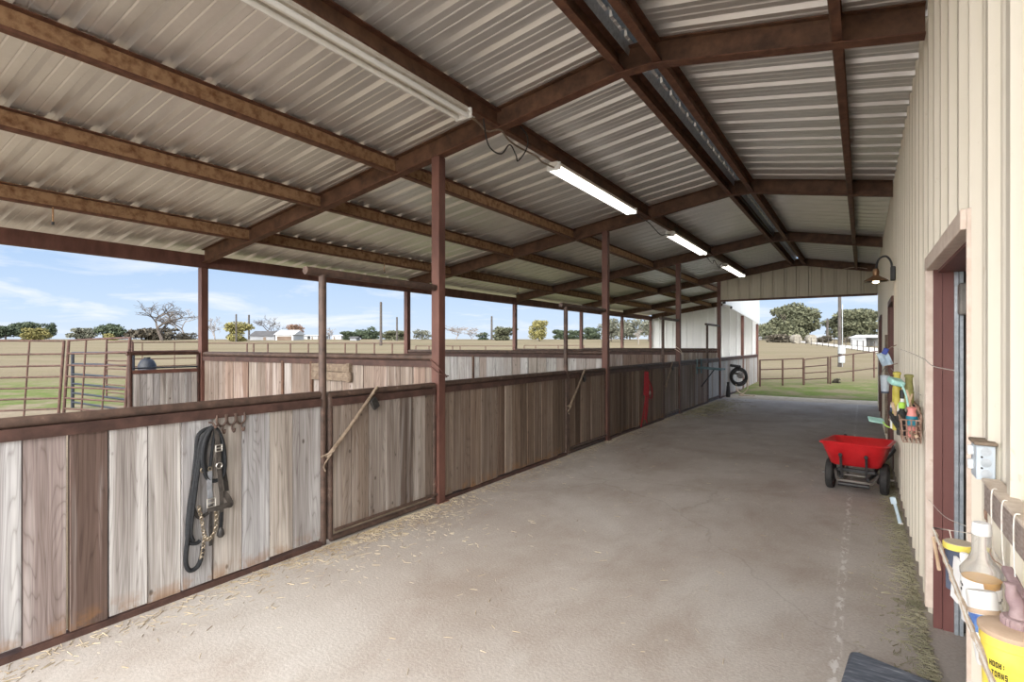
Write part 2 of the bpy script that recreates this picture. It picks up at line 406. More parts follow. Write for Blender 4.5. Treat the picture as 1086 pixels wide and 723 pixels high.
def curve_pts(ctrl, n=8, closed=False):
    """Catmull-Rom through control points"""
    P_ = [Vector(c) for c in ctrl]; out = []; k = len(P_)
    for i in range(k if closed else k - 1):
        a = P_[(i - 1) % k] if (closed or i > 0) else P_[i]; b = P_[i]; c_ = P_[(i + 1) % k]
        d_ = P_[(i + 2) % k] if (closed or i < k - 2) else c_
        for j in range(n):
            t = j / n
            out.append(.5 * ((2 * b) + (c_ - a) * t + (2 * a - 5 * b + 4 * c_ - d_) * t * t + (3 * b - a - 3 * c_ + d_) * t ** 3))
    if not closed: out.append(P_[-1])
    return out

# ------------------------------------------------------------------ key dimensions
XP, XE, XW = -3.627, -8.197, .335        # aisle partition, outer eave, barn wall
Y0, BAY = 4.194, 4.27
XR, ZR = -1.53, 3.845                    # ridge line, underside of rafters
YF, YEND, YNEAR = Y0 + 3 * BAY, 24.4, -.45
def zb(x): return ZR - .1555 * (XR - x) if x < XR else ZR - .177 * (x - XR)
def deck(x): return zb(x) + .19
FY = [Y0 + i * BAY for i in range(4)]
EY = FY + [20.8, 24.3]

# ------------------------------------------------------------------ ground, slab
def gz(x, y):
    u = -SN * x + CS * y
    if u < 17: return -.03
    if u < 130: return -.03 + .0274 * (u - 17)
    return -.03 + .0274 * 113 + .004 * (u - 130) * max(0, 1 - (u - 130) / 300) - max(0, u - 170) * .02
g = MB(); us = [-40, -15, 0, 8, 12, 17, 20, 25, 32, 42, 55, 70, 90, 110, 130, 150, 180, 240, 320]; ls = [-330, -240, -160, -120, -80, -50, -30, -15, 0, 12, 25, 45, 80, 140, 220]
vs = []; 
for u in us:
    for l in ls:
        x = -SN * u + CS * l; y = CS * u + SN * l; vs.append((x, y, gz(x, y)))
nl = len(ls)
g.add(vs, [(i * nl + j, i * nl + j + 1, (i + 1) * nl + j + 1, (i + 1) * nl + j) for i in range(len(us) - 1) for j in range(nl - 1)])
struct(g, 'ground', 'pasture', smooth=0)
struct(MB().box(XP - .12, 4.0, -3, YF + .25, -.2, 0), 'floor', 'concrete')
struct(MB().prism([(XP - .1, YF + .25, -.2), (4, YF + .25, -.2), (4, YF + 2.2, -.2), (-.5, YF + 1.6, -.2), (XP - .1, YF + 1.9, -.2)], (0, 0, .192)), 'floor_apron', 'apron_dirt')

# ------------------------------------------------------------------ roof deck
PITCH = .2985
def deck_profile(y0, y1):
    pts = [(y0, 0)]; k0 = math.floor((y0 - 1.909) / PITCH)
    k = k0
    while True:
        yc = 1.909 + k * PITCH
        for dy, h in ((-.044, 0), (-.024, .032), (.024, .032), (.044, 0), (.095, 0), (.105, .006), (.115, 0), (.185, 0), (.195, .006), (.205, 0)):
            y = yc + dy
            if y0 < y < y1: pts.append((y, h))
        k += 1
        if yc > y1 + 1: break
    pts.append((y1, 0)); return pts
def deck_slope(mb, xa, xb, y0, y1):
    pr_ = deck_profile(y0, y1); n = len(pr_); th = .004
    vs = []
    for t in (0, th):
        for x in (xa, xb):
            vs += [(x, y, deck(x) + h + t) for y, h in pr_]
    fs = []
    for i in range(n - 1):
        fs.append((i, i + 1, n + i + 1, n + i)); fs.append((2 * n + i, 3 * n + i, 3 * n + i + 1, 2 * n + i + 1))
        fs.append((i, 2 * n + i, 2 * n + i + 1, i + 1)); fs.append((n + i, n + i + 1, 3 * n + i + 1, 3 * n + i))
    fs += [(0, n, 3 * n, 2 * n), (n - 1, 3 * n - 1, 4 * n - 1, 2 * n - 1)]
    mb.add(vs, fs)
d1 = MB(); deck_slope(d1, XE - .55, XR - .02, YNEAR, YF + .06); deck_slope(d1, XE - .55, XP + .06, YF + .07, YEND + .06)
deck_slope(d1, XR + .02, XW + .02, YNEAR, YF + .06)
struct(d1, 'ceiling', 'roof_deck', smooth=20)
rc = MB(); rc.prism([(XR - .20, 0, deck(XR - .20) + .040), (XR, 0, deck(XR) + .048), (XR + .20, 0, deck(XR + .20) + .040), (XR + .20, 0, deck(XR + .20) + .046), (XR, 0, deck(XR) + .054), (XR - .20, 0, deck(XR - .2) + .046)], (0, YF + .06 - YNEAR, 0), (0, YNEAR, 0))
struct(rc, 'trim_1', 'galvanised', smooth=0)
rf = MB()
rf.prism([(-1.60, 0, deck(-1.60) - .07), (-1.595, 0, deck(-1.60) - .07), (-1.565, 0, deck(-1.565) + .035), (-1.57, 0, deck(-1.57) + .035)], (0, YF - YNEAR, 0), (0, YNEAR, 0))
struct(rf, 'trim_2', 'galvanised', smooth=0)

# ------------------------------------------------------------------ steel frame
def post(name, x, y, z1, w, material, label, group, cat='post', base=True):
    t = thing(name, label, cat, (x, y, 0), group)
    MB().box(x - w / 2, x + w / 2, y - w / 2, y + w / 2, 0, z1).build('shaft', material, t, bevel=.004)
    if base: MB().box(x - w * .8, x + w * .8, y - w * .8, y + w * .8, -.02, .012).build('base_plate', material, t)
    return t
plab = ['tall rust red square steel aisle post nearest the camera, cable looped round it', 'tall rust red aisle post between the first gate and the red rope panel',
        'tall rust red aisle post right after the red lead rope panel', 'rust red aisle post under the left end of the cream gable']
for i, y in enumerate(FY): post('steel_post', XP, y, zb(XP) - .012, .1, 'red_oxide_steel', plab[i], 'aisle posts')
post('steel_post', XP, 20.75, 2.66, .09, 'red_oxide_steel', 'short rust red post just right of the hanging hose', 'aisle posts')
post('steel_post', XP, 24.0, 2.47, .09, 'red_oxide_steel', 'short rust red corner post at the far end of the plank partition', 'aisle posts')
elab = ['slim outer eave post beside the half height plank gate', 'slim outer eave post seen just left of the nearest tall aisle post', 'third slim outer eave post, between first and second overhead pipes',
        'fourth slim outer eave post, left of the second tall aisle post', 'fifth slim outer eave post, right of the second tall aisle post', 'last slim outer eave post, touching the white back wall']
for i, y in enumerate(EY): post('eave_post', XE, y, 2.743, .1, 'red_oxide_steel', elab[i], 'outer eave posts')

def rafter(xs, y, label, hw=.05):
    t = thing('roof_rafter', label, 'rafter', (xs[0], y, zb(xs[0])), 'roof rafters')
    web = MB(); fl = MB(); tf = MB()
    lo = [(x, zb(x) if not (len(xs) == 4 and abs(x - XR) < .2) else min(zb(XR - .14), zb(XR + .14))) for x in xs]
    def strip(mb, y0, y1, f0, f1):
        for (xa, za), (xb, zb_) in zip(lo[:-1], lo[1:]):
            a0, a1, b0, b1 = f0(xa, za), f1(xa, za), f0(xb, zb_), f1(xb, zb_)
            mb.add([(xa, y0, a0), (xb, y0, b0), (xb, y0, b1), (xa, y0, a1), (xa, y1, a0), (xb, y1, b0), (xb, y1, b1), (xa, y1, a1)],
                   [(0, 1, 2, 3), (7, 6, 5, 4), (0, 4, 5, 1), (3, 2, 6, 7), (0, 3, 7, 4), (1, 5, 6, 2)])
    strip(web, y - .006, y + .006, lambda x, z: z, lambda x, z: deck(x) - .004)
    strip(fl, y - hw, y + hw, lambda x, z: z - .010, lambda x, z: z)
    strip(tf, y - hw, y + hw, lambda x, z: deck(x) - .012, lambda x, z: deck(x) - .003)
    web.build('web', 'dark_oxide_steel', t, smooth=0); fl.build('bottom_flange', 'purlin_lip', t, smooth=0); tf.build('top_flange', 'dark_oxide_steel', t, smooth=0)
rl = ['rusty gable rafter crossing the roof nearest the camera', 'rusty gable rafter second from the camera', 'rusty gable rafter third from the camera', 'rusty rafter along the top of the cream gable header']
for i, y in enumerate(FY): rafter([XE + .05, XR - .14, XR + .14, XW - .01], y if i < 3 else y - .06, rl[i])
rafter([XE + .05, XP], 20.8, 'rusty half rafter over the far stall, beyond the gable')
rafter([XE + .05, XP], 24.3, 'rusty half rafter along the top of the white back wall')

ordn = ['first', 'second', 'third', 'fourth', 'fifth', 'sixth', 'seventh']
PX = [-6.99, -5.49, -4.23, -2.90, -1.68, -1.38, -.17]
pnm = ['lowest left purlin', 'second left purlin up from the eave', 'third left purlin up from the eave', 'purlin carrying the tube lights', 'left purlin of the ridge pair', 'right purlin of the ridge pair', 'lone purlin right of the ridge']
bounds = [YNEAR] + [FY[0], FY[1], FY[2], FY[3] - .06, 20.8, 24.3]
bnm = ['nearest the camera, before the first rafter', 'between the first and second rafters', 'between the second and third rafters', 'between the third rafter and the gable', 'first bay beyond the gable', 'last bay beyond the gable']
def purlin(x, ya, yb, label):
    t = thing('roof_purlin', label, 'purlin', (x, ya, zb(x)), 'roof purlins')
    z0, z1 = zb(x) + .004, deck(x) - .002
    warm = x < -3.5
    MB().box(x - .004, x + .004, ya, yb, z0, z1).build('web', 'purlin_rust' if warm else 'dark_oxide_steel', t)
    f = MB(); f.box(x + .004, x + .058, ya, yb, z0 - .001, z0 + .005); f.box(x + .052, x + .058, ya, yb, z0 + .005, z0 + .022)
    f.build('bottom_flange', 'purlin_lip', t)
    MB().box(x + .004, x + .058, ya, yb, z1 - .026, z1 - .020).build('top_flange', 'purlin_lip', t)
for i, x in enumerate(PX):
    for k in range(6):
        if k > 3 and i > 2: continue
        purlin(x, bounds[k] + (.010 if k else 0), bounds[k + 1] - .010, 'rusty ' + pnm[i] + ', ' + bnm[k])
eb = thing('eave_beam', 'long rust red channel beam along the open left eave', 'beam', (XE, YNEAR, 2.745))
MB().box(XE + .044, XE + .052, YNEAR, YEND, 2.745, 2.93).build('web', 'red_oxide_steel', eb)
MB().box(XE - .05, XE + .044, YNEAR, YEND, 2.745, 2.755).build('bottom_flange', 'purlin_lip', eb)
MB().box(XE - .05, XE + .044, YNEAR, YEND, 2.92, 2.93).build('top_flange', 'purlin_lip', eb)
# hanging eye bolts
for (x, y, zt, lab) in [(-6.93, 2.05, 2.985, 'short rusty hanger rod under the lowest purlin, near left'), (-6.93, 6.6, 3.0, 'short hanger rod over the first stall beyond the nearest post'), (-6.93, 10.9, 3.0, 'short hanger rod over the second stall beyond the nearest post')]:
    t = thing('hanger_rod', lab, 'rod', (x, y, zt), 'hanger rods')
    MB().tube([(x, y, zt + .02), (x, y, zt - .13)], .008, 8).build('rod', 'purlin_rust', t)
    MB().tube([(x, y, zt - .13), (x, y, zt - .16)], .013, 8).build('nut', 'black_steel', t)

# ------------------------------------------------------------------ siding
def ribbed(mb, along, out, y0, y1, z0, z1, base, phase=0, top=None, pitch=.3048, h=.032):
    """vertical-rib metal sheet; along: 'x' or 'y'; out: sign of the rib direction; top(y) gives the upper edge"""
    pts = [(y0, 0)]
    k = math.floor((y0 - phase) / pitch)
    while phase + k * pitch < y1 + 1:
        yc = phase + k * pitch
        for dy, hh in ((-.042, 0), (-.020, h), (.020, h), (.042, 0), (.100, 0), (.110, .005), (.120, 0), (.190, 0), (.200, .005), (.210, 0)):
            if y0 < yc + dy < y1: pts.append((yc + dy, hh))
        k += 1
    pts.append((y1, 0)); n = len(pts); vs = []
    for off in (0, -.006):
        for e in (0, 1):
            for y, hh in pts:
                z = z0(y) if e == 0 and callable(z0) else (z0 if e == 0 else (top(y) if top else z1))
                o = base + out * (hh + off)
                vs.append((o, y, z) if along == 'y' else (y, o, z))
    fs = []
    for i in range(n - 1):
        fs.append((i, i + 1, n + i + 1, n + i)); fs.append((2 * n + i, 3 * n + i, 3 * n + i + 1, 2 * n + i + 1))
        fs.append((i, 2 * n + i, 2 * n + i + 1, i + 1)); fs.append((n + i, n + i + 1, 3 * n + i + 1, 3 * n + i))
    fs += [(0, n, 3 * n, 2 * n), (n - 1, 3 * n - 1, 4 * n - 1, 2 * n - 1)]
    mb.add(vs, fs)
WT = deck(XW) - .004
D1 = (2.56, 3.87, 2.02); D2 = (8.35, 9.55, 2.15); D3 = (13.4, 14.7, 2.15)
w = MB()
segs = [(YNEAR, D1[0], 0), (D1[0], D1[1], D1[2]), (D1[1], D2[0], 0), (D2[0], D2[1], D2[2]), (D2[1], D3[0], 0), (D3[0], D3[1], D3[2]), (D3[1], YF + .06, 0)]
for a, b_, z in segs: ribbed(w, 'y', -1, a, b_, z, WT, XW + .02, phase=.42, h=.026)
struct(w, 'wall_right', 'siding_cream', smooth=20)
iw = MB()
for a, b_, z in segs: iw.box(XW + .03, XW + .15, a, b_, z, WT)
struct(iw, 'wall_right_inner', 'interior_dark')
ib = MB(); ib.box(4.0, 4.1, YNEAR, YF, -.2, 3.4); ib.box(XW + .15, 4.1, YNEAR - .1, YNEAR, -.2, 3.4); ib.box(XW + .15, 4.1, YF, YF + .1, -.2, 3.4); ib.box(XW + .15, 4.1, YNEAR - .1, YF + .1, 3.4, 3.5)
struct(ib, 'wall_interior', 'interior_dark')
# screws in the siding
scm = MB()
for zrow in (.35, 1.25, 1.62, 2.25, 2.9, 3.3):
    y = .5
    while y < 16:
        if not any(a - .1 < y < b_ + .1 and zrow < z + .15 for a, b_, z in (D1, D2, D3)):
            scm.lathe([(.010, 0), (.010, .004), (.005, .008)], (XW + .021, y, zrow + .01 * math.sin(y * 7)), 6, axis=(-1, 0, 0))
        y += .3048
struct(scm, 'trim_3', 'wire_rust')
# gable header and the white back wall
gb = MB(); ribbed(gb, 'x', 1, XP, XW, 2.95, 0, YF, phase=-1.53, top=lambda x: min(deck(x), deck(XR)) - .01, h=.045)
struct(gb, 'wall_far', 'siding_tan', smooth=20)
gt = MB(); gt.box(XP + .05, XW - .01, YF - .045, YF + .03, 2.90, 2.955); struct(gt, 'trim_4', 'dark_oxide_steel', bevel=.004)
bw = MB(); ribbed(bw, 'x', -1, XE + .03, XP - .02, .04, 0, YEND + .02, phase=-6.0, top=lambda x: deck(x) - .012, h=.03)
struct(bw, 'wall_back', 'siding_white', smooth=20)
sp_ = MB(); sp_.prism([(XP + .06, YF + .04, 2.86), (XP + .06, 24.05, 2.48), (XP + .06, 24.05, 3.48), (XP + .06, YF + .04, 3.56)], (.02, 0, 0))
struct(sp_, 'wall_side', 'siding_white')

# ------------------------------------------------------------------ doors in the barn wall
def door_frame(n, D, proj):
    y0, y1, z = D; x = XW
    t = tag(bpy.data.objects.new('door_%d' % n, None), kind='structure'); COL.objects.link(t); t.location = (x, y0, 0); ORG[t] = Vector((x, y0, 0))
    tr = MB(); tr.box(x - proj, x + .02, y1, y1 + .05, 0.10, z + .05); tr.box(x - min(proj, .018), x + .02, y0 - .014, y0, 0.02, z + .075); tr.box(x - proj, x + .03, y0 + .0, y1 + .05, z, z + .075)
    tr.build('trim', 'trim_beige' if n == 1 else 'red_oxide_steel', t, bevel=.004)
    j = MB(); j.box(x + .0, x + .040, y1 - .02, y1 + .01, 0, z); j.box(x + .042, x + .089, y1 - .026, y1 + .01, 0, z); j.build('jamb', 'jamb_maroon', t)
    j = MB(); j.box(x + .02, x + .155, y0 - .01, y0 + .014, 0, z); j.build('jamb', 'jamb_maroon', t)
    h = MB(); h.box(x + .02, x + .155, y0, y1, z - .015, z + .01); h.build('head', 'jamb_maroon', t)
    return t
t1 = door_frame(1, D1, .035); door_frame(2, D2, .03); door_frame(3, D3, .03)
for xx, ww in ((.4245, .017), (.446, .017)):
    g1 = MB(); g1.box(xx, xx + ww, D1[1] - .05, D1[1] - .028, 0, 2.0); g1.build('roller_track', 'galvanised', t1)
g2 = MB(); g2.lathe([(.12, 0), (.12, 1.3)], (XW + .30, D1[0] - .03, 2.12), 20, axis=(0, 1, 0)); g2.build('rolled_curtain', 'grey_steel', t1)
g3 = MB(); g3.box(XW + .10, XW + .15, D1[1] - .14, D1[1] - .06, 1.76, 1.93); g3.build('track_bracket', 'grey_steel', t1, bevel=.01)
struct(MB().box(XW + .26, XW + .28, D1[1] - .3, D1[1] + .2, 0, 2.3), 'doorway_shade_sheet', 'black_void')  # black sheet standing in for the shade seen deep in the near doorway
for (yy, z, lab) in [(0, 1.52, 'thin upper wire strung along the cream siding and across the doorway'), (1, 1.30, 'thin lower wire strung along the cream siding above the grooming basket')]:
    pts = [(XW - .045, 2.62, z - .02), (XW - .05, 3.3, z - .025), (XW - .045, 3.9, z), (XW - .045, 5.5, z + .03), (XW - .04, 8.2, z + .06)]
    if yy: pts = [(XW - .045, 3.95, z), (XW - .045, 5.2, z - .02), (XW - .04, 8.2, z + .01)]
    tag(MB().tube(curve_pts(pts, 6), .0018, 5).build('strung_wire', 'wire_white'), lab, 'wire')
tag(MB().tube(curve_pts([(XW - .017, 2.55, .935), (XW - .017, 3.2, .80), (XW - .02, 3.88, .715)], 6), .0015, 5).build('strung_wire', 'wire_white'), 'thin pale wire strung low across the near doorway', 'wire')

# ------------------------------------------------------------------ stall partition
def plank_run(axis, a, b, z0, z1, fixed, th=.036, wmean=.2, gapp=.25, layout=None):
    mb = MB(); y = a; k = 0
    while y < b - .02:
        if layout:
            w_, tn = layout[k][0] - y, layout[k][1]
        else:
            w_ = min(uni(wmean - .018, wmean + .015), b - y); tn = rnd()
            if b - y - w_ < .07: w_ = b - y
        gp = .004 if rnd() > gapp else uni(.006, .016)
        o = uni(-.006, .006); zz0 = z0 + uni(-.012, .012); zz1 = z1
        lo, hi = fixed - th / 2 + o, fixed + th / 2 + o
        if axis == 'y': mb.box(lo, hi, y, y + w_ - gp, zz0, zz1)
        else: mb.box(y, y + w_ - gp, lo, hi, zz0, zz1)
        mb.tone += [tn] * 6
        y += w_; k += 1
    return mb
def side_panel(ya, yb, label, wood, ztop=1.228, wmean=.2, layout=None):
    t = thing('plank_partition', label, 'partition', (XP, ya, 0), 'plank panels along the aisle')
    plank_run('y', ya, yb, .045, ztop - .115, XP, wmean=wmean, layout=layout).build('boards', wood, t, bevel=.003)
    MB().tube([(XP, ya - .01, ztop - .028), (XP, yb, ztop - .028)], .030, 12).build('top_pipe', 'pipe_steel', t)
    c_ = MB(); c_.box(XP - .025, XP + .034, ya, yb, ztop - .118, ztop - .056); c_.build('top_channel', 'rail_dark', t)
    MB().box(XP - .03, XP + .036, ya, yb, .0, .035).build('bottom_channel', 'rail_dark', t)
    return t
def gate(ya, yb, label, wood, stick=True, ztop=1.228, over=True, lab2=None, over_lab=None, stick_lab=None, gp_lab=None):
    # pipe goal post with its overhead pipe
    t = thing('gate_post', gp_lab, 'post', (XP, ya, 0), 'pipe posts with overhead pipes')
    MB().tube([(XP, ya, 0), (XP, ya, 2.16)], .031, 14).build('upright_pipe', 'pipe_steel', t)
    MB().tube([(XP, ya - .16, 2.178), (XP, yb - .05, 2.178)], .032, 14).build('overhead_pipe', 'pipe_steel', t)
    g = thing('stall_gate', label, 'gate', (XP, ya + .09, 0), 'plank stall gates')
    a, b_ = ya + .068, yb - .075
    plank_run('y', a + .02, b_ - .02, .09, ztop - .12, XP, wmean=.19, gapp=.15).build('boards', wood, g, bevel=.003)
    MB().tube([(XP, a, .03), (XP, a, ztop - .03)], .028, 12).build('frame_stile', 'pipe_steel', g)
    MB().tube([(XP, b_, .03), (XP, b_, ztop - .03)], .024, 12).build('frame_stile', 'pipe_steel', g)
    hs_ = [o for o in g.children if o.name.startswith('frame_stile')][-1]
    MB().tube([(XP, a - .02, ztop - .035), (XP, b_, ztop - .035)], .028, 12).build('top_pipe', 'pipe_steel', g)
    MB().box(XP - .022, XP + .032, a, b_, ztop - .125, ztop - .065).build('top_channel', 'rail_dark', g)
    MB().tube([(XP + .01, a, .03), (XP + .01, b_, .03)], .026, 10).build('bottom_pipe', 'pipe_steel', g)
    MB().tube([(XP + .045, a + .02, .10), (XP + .045, b_, .10)], .014, 8).build('bottom_rod', 'pipe_steel', g)
    hb = MB()
    for z in (.22, .95): hb.tube([(XP + .01, b_ - .01, z), (XP + .01, yb - .045, z)], .016, 8); hb.tube([(XP + .012, b_ + .016, z - .06), (XP + .012, b_ + .016, z + .06)], .018, 8)
    hb.build('hinge', 'red_oxide_steel', hs_)
    if stick:
        s = thing('latch_stick', stick_lab, 'latch stick', (XP + .06, ya, .7), 'gate latch sticks')
        x = XP + .055
        MB().tube(curve_pts([(x, ya + .0, .70), (x + .01, ya + .2, .90), (x, ya + .53, 1.23)], 4), [.016, .017, .018, .017, .016, .015, .015, .014, .013], 8).build('stick', 'stick_wood', s)
        k = MB(); k.tube(curve_pts([(x - .03, ya + .05, .70), (x + .03, ya + .02, .73), (x + .03, ya - .03, .68), (x - .01, ya - .02, .63), (x + .02, ya - .03, .60)], 5), .007, 6); k.tube(curve_pts([(x - .02, ya - .04, .71), (x + .03, ya + .05, .75)], 5), .008, 6); k.build('cord', 'stick_wood', s)
        MB().cbox((x + .01, ya + .49, 1.09), (.03, .07, .10), (.5, 0, 0)).build('leather_tie', 'leather_black', s, bevel=.008)
GY = [2.787, 7.005, 11.559, 15.526]
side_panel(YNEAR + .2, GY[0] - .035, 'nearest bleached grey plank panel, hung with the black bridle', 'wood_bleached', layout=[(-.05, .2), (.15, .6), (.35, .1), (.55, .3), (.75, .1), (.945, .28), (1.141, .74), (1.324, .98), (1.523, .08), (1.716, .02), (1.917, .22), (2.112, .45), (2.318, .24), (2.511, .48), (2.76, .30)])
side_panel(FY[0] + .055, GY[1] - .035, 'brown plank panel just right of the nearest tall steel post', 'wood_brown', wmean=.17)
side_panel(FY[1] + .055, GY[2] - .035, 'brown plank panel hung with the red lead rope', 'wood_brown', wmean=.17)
side_panel(FY[2] + .055, GY[3] - .035, 'plank panel below the teal saddle rack', 'wood_mixed', wmean=.17)
side_panel(FY[3] + .055, 20.70, 'pale plank panel carrying the coiled hose', 'wood_pale', wmean=.2)
side_panel(20.80, 23.95, 'pale plank panel at the far end of the partition', 'wood_pale', wmean=.2)
gl = ['nearest plank gate with diagonal stick latch', 'second plank gate with diagonal stick latch, left of the red rope panel', 'third plank gate, right of the red lead rope', 'farthest plank gate, left of the hanging hose']
sl = ['wooden stick with cord latching the nearest plank gate', 'wooden stick with cord latching the second plank gate', 'dark stick latching the third plank gate', '']
gpl = ['round pipe post with overhead pipe at the nearest gate', 'round pipe post with overhead pipe at the second gate', 'round pipe post with overhead pipe at the third gate', 'round pipe post with short overhead pipe by the saddle rack']
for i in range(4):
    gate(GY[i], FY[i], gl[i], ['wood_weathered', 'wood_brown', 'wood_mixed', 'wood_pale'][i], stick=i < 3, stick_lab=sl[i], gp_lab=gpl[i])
# cable round the nearest post, wires on the others
for i, (y, lab) in enumerate([(FY[0], 'thin red cable looped round the nearest tall post'), (FY[2], 'short frayed tie round the third tall aisle post')]):
    z = 1.33 if i == 0 else 1.45
    h = .058
    tag(MB().tube(curve_pts([(XP - h, y - h, z + .12), (XP + h, y - h, z + .04), (XP + h + .004, y + h, z - .06), (XP - h, y + h, z - .02), (XP - h, y - h, z + .05), (XP + h, y - h + .01, z - .02), (XP + h + .01, y + h + .02, z - .05)], 6), .006, 6).build('looped_cable', 'red_oxide_steel' if i == 0 else 'rag_beige'), lab, 'cable')

# stall dividers running to the outer eave
def divider(y, wood, label, ztop=1.50, post_at=()):
    t = thing('stall_divider', label, 'stall divider', (XE, y, 0), 'plank stall dividers')
    plank_run('x', XE + .06, XP - .06, .05, ztop - .10, y, wmean=.19).build('boards', wood, t, bevel=.003)
    MB().tube([(XE + .05, y, ztop - .03), (XP - .05, y, ztop - .03)], .034, 12).build('top_pipe', 'pipe_steel', t)
    MB().box(XE + .05, XP - .05, y - .04, y + .03, ztop - .13, ztop - .065).build('top_channel', 'rail_dark', t)
    MB().box(XE + .05, XP - .05, y - .03, y + .03, 0, .05).build('bottom_channel', 'dark_oxide_steel', t)
    for x in post_at: MB().box(x - .02, x + .02, y - .045, y - .018, .05, ztop - .1).build('stiffener', 'dark_oxide_steel', t)
    return t
dv = divider(FY[0], 'wood_mixed', 'plank stall divider with the small boarded patch, behind the nearest gate', post_at=(-6.2, -5.62))
q = MB()
xa, xb = -5.58, -4.90
q.cbox(((xa + xb) / 2, FY[0] - .052, 1.335), (xb - xa, .03, .09)); q.cbox(((xa + xb) / 2 + .01, FY[0] - .056, 1.235), (xb - xa + .02, .03, .10)); q.cbox((xb - .02, FY[0] - .05, 1.28), (.05, .05, .22))
q.build('patch_boards', 'stick_wood', dv, bevel=.003)
divider(FY[1], 'wood_pale', 'pale plank stall divider seen just right of the nearest tall post', post_at=(-6.4,))
divider(FY[2], 'wood_mixed', 'reddish plank stall divider seen just left of the second tall post')
divider(FY[3], 'wood_mixed', 'plank stall divider seen right of the second tall post, before the white wall')

# half gate on the outer side of the first stall
t = thing('half_gate', 'half height grey plank gate on the outer side of the nearest stall', 'gate', (XE, 3.2, 0))
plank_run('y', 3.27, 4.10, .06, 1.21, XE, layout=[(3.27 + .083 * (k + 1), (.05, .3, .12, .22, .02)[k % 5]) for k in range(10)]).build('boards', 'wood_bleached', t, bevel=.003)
f = MB(); f.tube([(XE, 3.24, 0), (XE, 3.24, 1.50)], .028, 10); f.tube([(XE, 4.12, .05), (XE, 4.12, 1.48)], .022, 10); f.tube([(XE, 3.2, 1.485), (XE, 4.12, 1.485)], .028, 10); f.build('frame', 'outdoor_pipe', t)
MB().box(XE - .025, XE + .03, 3.26, 4.10, 1.21, 1.26).build('top_rail', 'red_oxide_steel', t)
MB().box(XE - .02, XE + .026, 3.26, 4.10, 1.275, 1.295).build('blue_rail', 'blue_gate', t)

# ------------------------------------------------------------------ tube light strips
def strip_light(ya, yb, lit, label):
    x = -2.87; z = zb(x) - .012
    t = thing('strip_light', label, 'ceiling light', (x, ya, z), 'twin tube strip lights')
    h = MB(); h.prism([(x - .055, 0, z), (x + .055, 0, z), (x + .055, 0, z - .035), (x + .015, 0, z - .06), (x - .015, 0, z - .06), (x - .055, 0, z - .035)], (0, yb - ya, 0), (0, ya, 0)); hou_ = h.build('housing', 'fixture_white', t)
    for s in (-1, 1):
        r = MB(); r.prism([(x + s * .055, 0, z - .022), (x + s * .082, 0, z - .046), (x + s * .082, 0, z - .052), (x + s * .055, 0, z - .028)], (0, yb - ya, 0), (0, ya, 0)); r.build('reflector', 'fixture_white', hou_)
        MB().tube([(x + s * .052, ya + .03, z - .075), (x + s * .052, yb - .03, z - .075)], .0185, 12).build('tube', 'tube_lit' if lit else 'tube_off', t)
    for y in (ya + .015, yb - .015):
        e = MB(); e.cbox((x, y, z - .05), (.17, .025, .085)); e.build('lamp_holder', 'plastic_white', hou_, bevel=.006)
strip_light(1.22, 3.66, False, 'unlit twin tube strip light in the bay nearest the camera')
strip_light(5.24, 7.66, True, 'lit tube strip light between the first and second rafters')
strip_light(9.55, 11.95, True, 'lit tube strip light between the second and third rafters')
strip_light(14.0, 16.4, True, 'farthest lit tube strip light, just before the gable')
def cable(ctrl, label, r=.007, m_='cable_black'):
    tag(MB().tube(curve_pts(ctrl, 8), r, 6).build('electric_cable', m_), label, 'cable', 'cables along the light purlin')
X = -2.86
cable([(X, 3.66, 3.58), (X + .02, 3.8, 3.56), (X, 3.98, 3.54), (X + .06, 4.1, 3.58), (X + .03, 4.3, 3.55), (X, 4.55, 3.56), (X + .03, 4.8, 3.55), (X - .02, 5.02, 3.56), (X, 5.25, 3.56)], 'tan and black cable between the unlit and the first lit strip light', .009, 'stick_wood')
cable([(X + .05, 3.85, 3.6), (X + .0, 4.0, 3.42), (X, 4.2, 3.40), (X + .02, 4.32, 3.52), (X + .04, 4.4, 3.44), (X, 4.5, 3.42), (X + .02, 4.62, 3.56), (X + .08, 4.55, 3.66), (X + .1, 4.38, 3.70)], 'loose black cable loops where the light purlin meets the first rafter')
cable([(X, 7.66, 3.57), (X + .03, 8.0, 3.53), (X, 8.4, 3.55), (X + .02, 8.9, 3.45), (X, 9.3, 3.52), (X, 9.55, 3.56)], 'black cable sagging between the first and second lit lights')
cable([(X, 11.95, 3.57), (X + .05, 12.5, 3.42), (X, 12.9, 3.55), (X + .05, 13.2, 3.40), (X, 13.6, 3.55), (X, 14.0, 3.56)], 'black cable sagging between the second and third lit lights')
tag(MB().tube(curve_pts([(-1.1, YF - .12, 3.74), (-.85, YF - .13, 3.66), (-.55, YF - .12, 3.62), (-.2, YF - .12, 3.66), (.1, YF - .12, 3.60)], 6), .008, 6).build('electric_cable', 'rag_beige'), 'pale cable draped along the top of the cream gable', 'cable')
tag(MB().tube(curve_pts([(-1.55, FY[1] + .3, 3.86), (-1.55, FY[1] + 1.5, 3.84), (-1.56, FY[1] + 2.4, 3.85), (-1.55, FY[1] + 3.9, 3.86)], 6), .012, 6).build('electric_cable', 'cable_black'), 'black cable running under the ridge', 'cable')

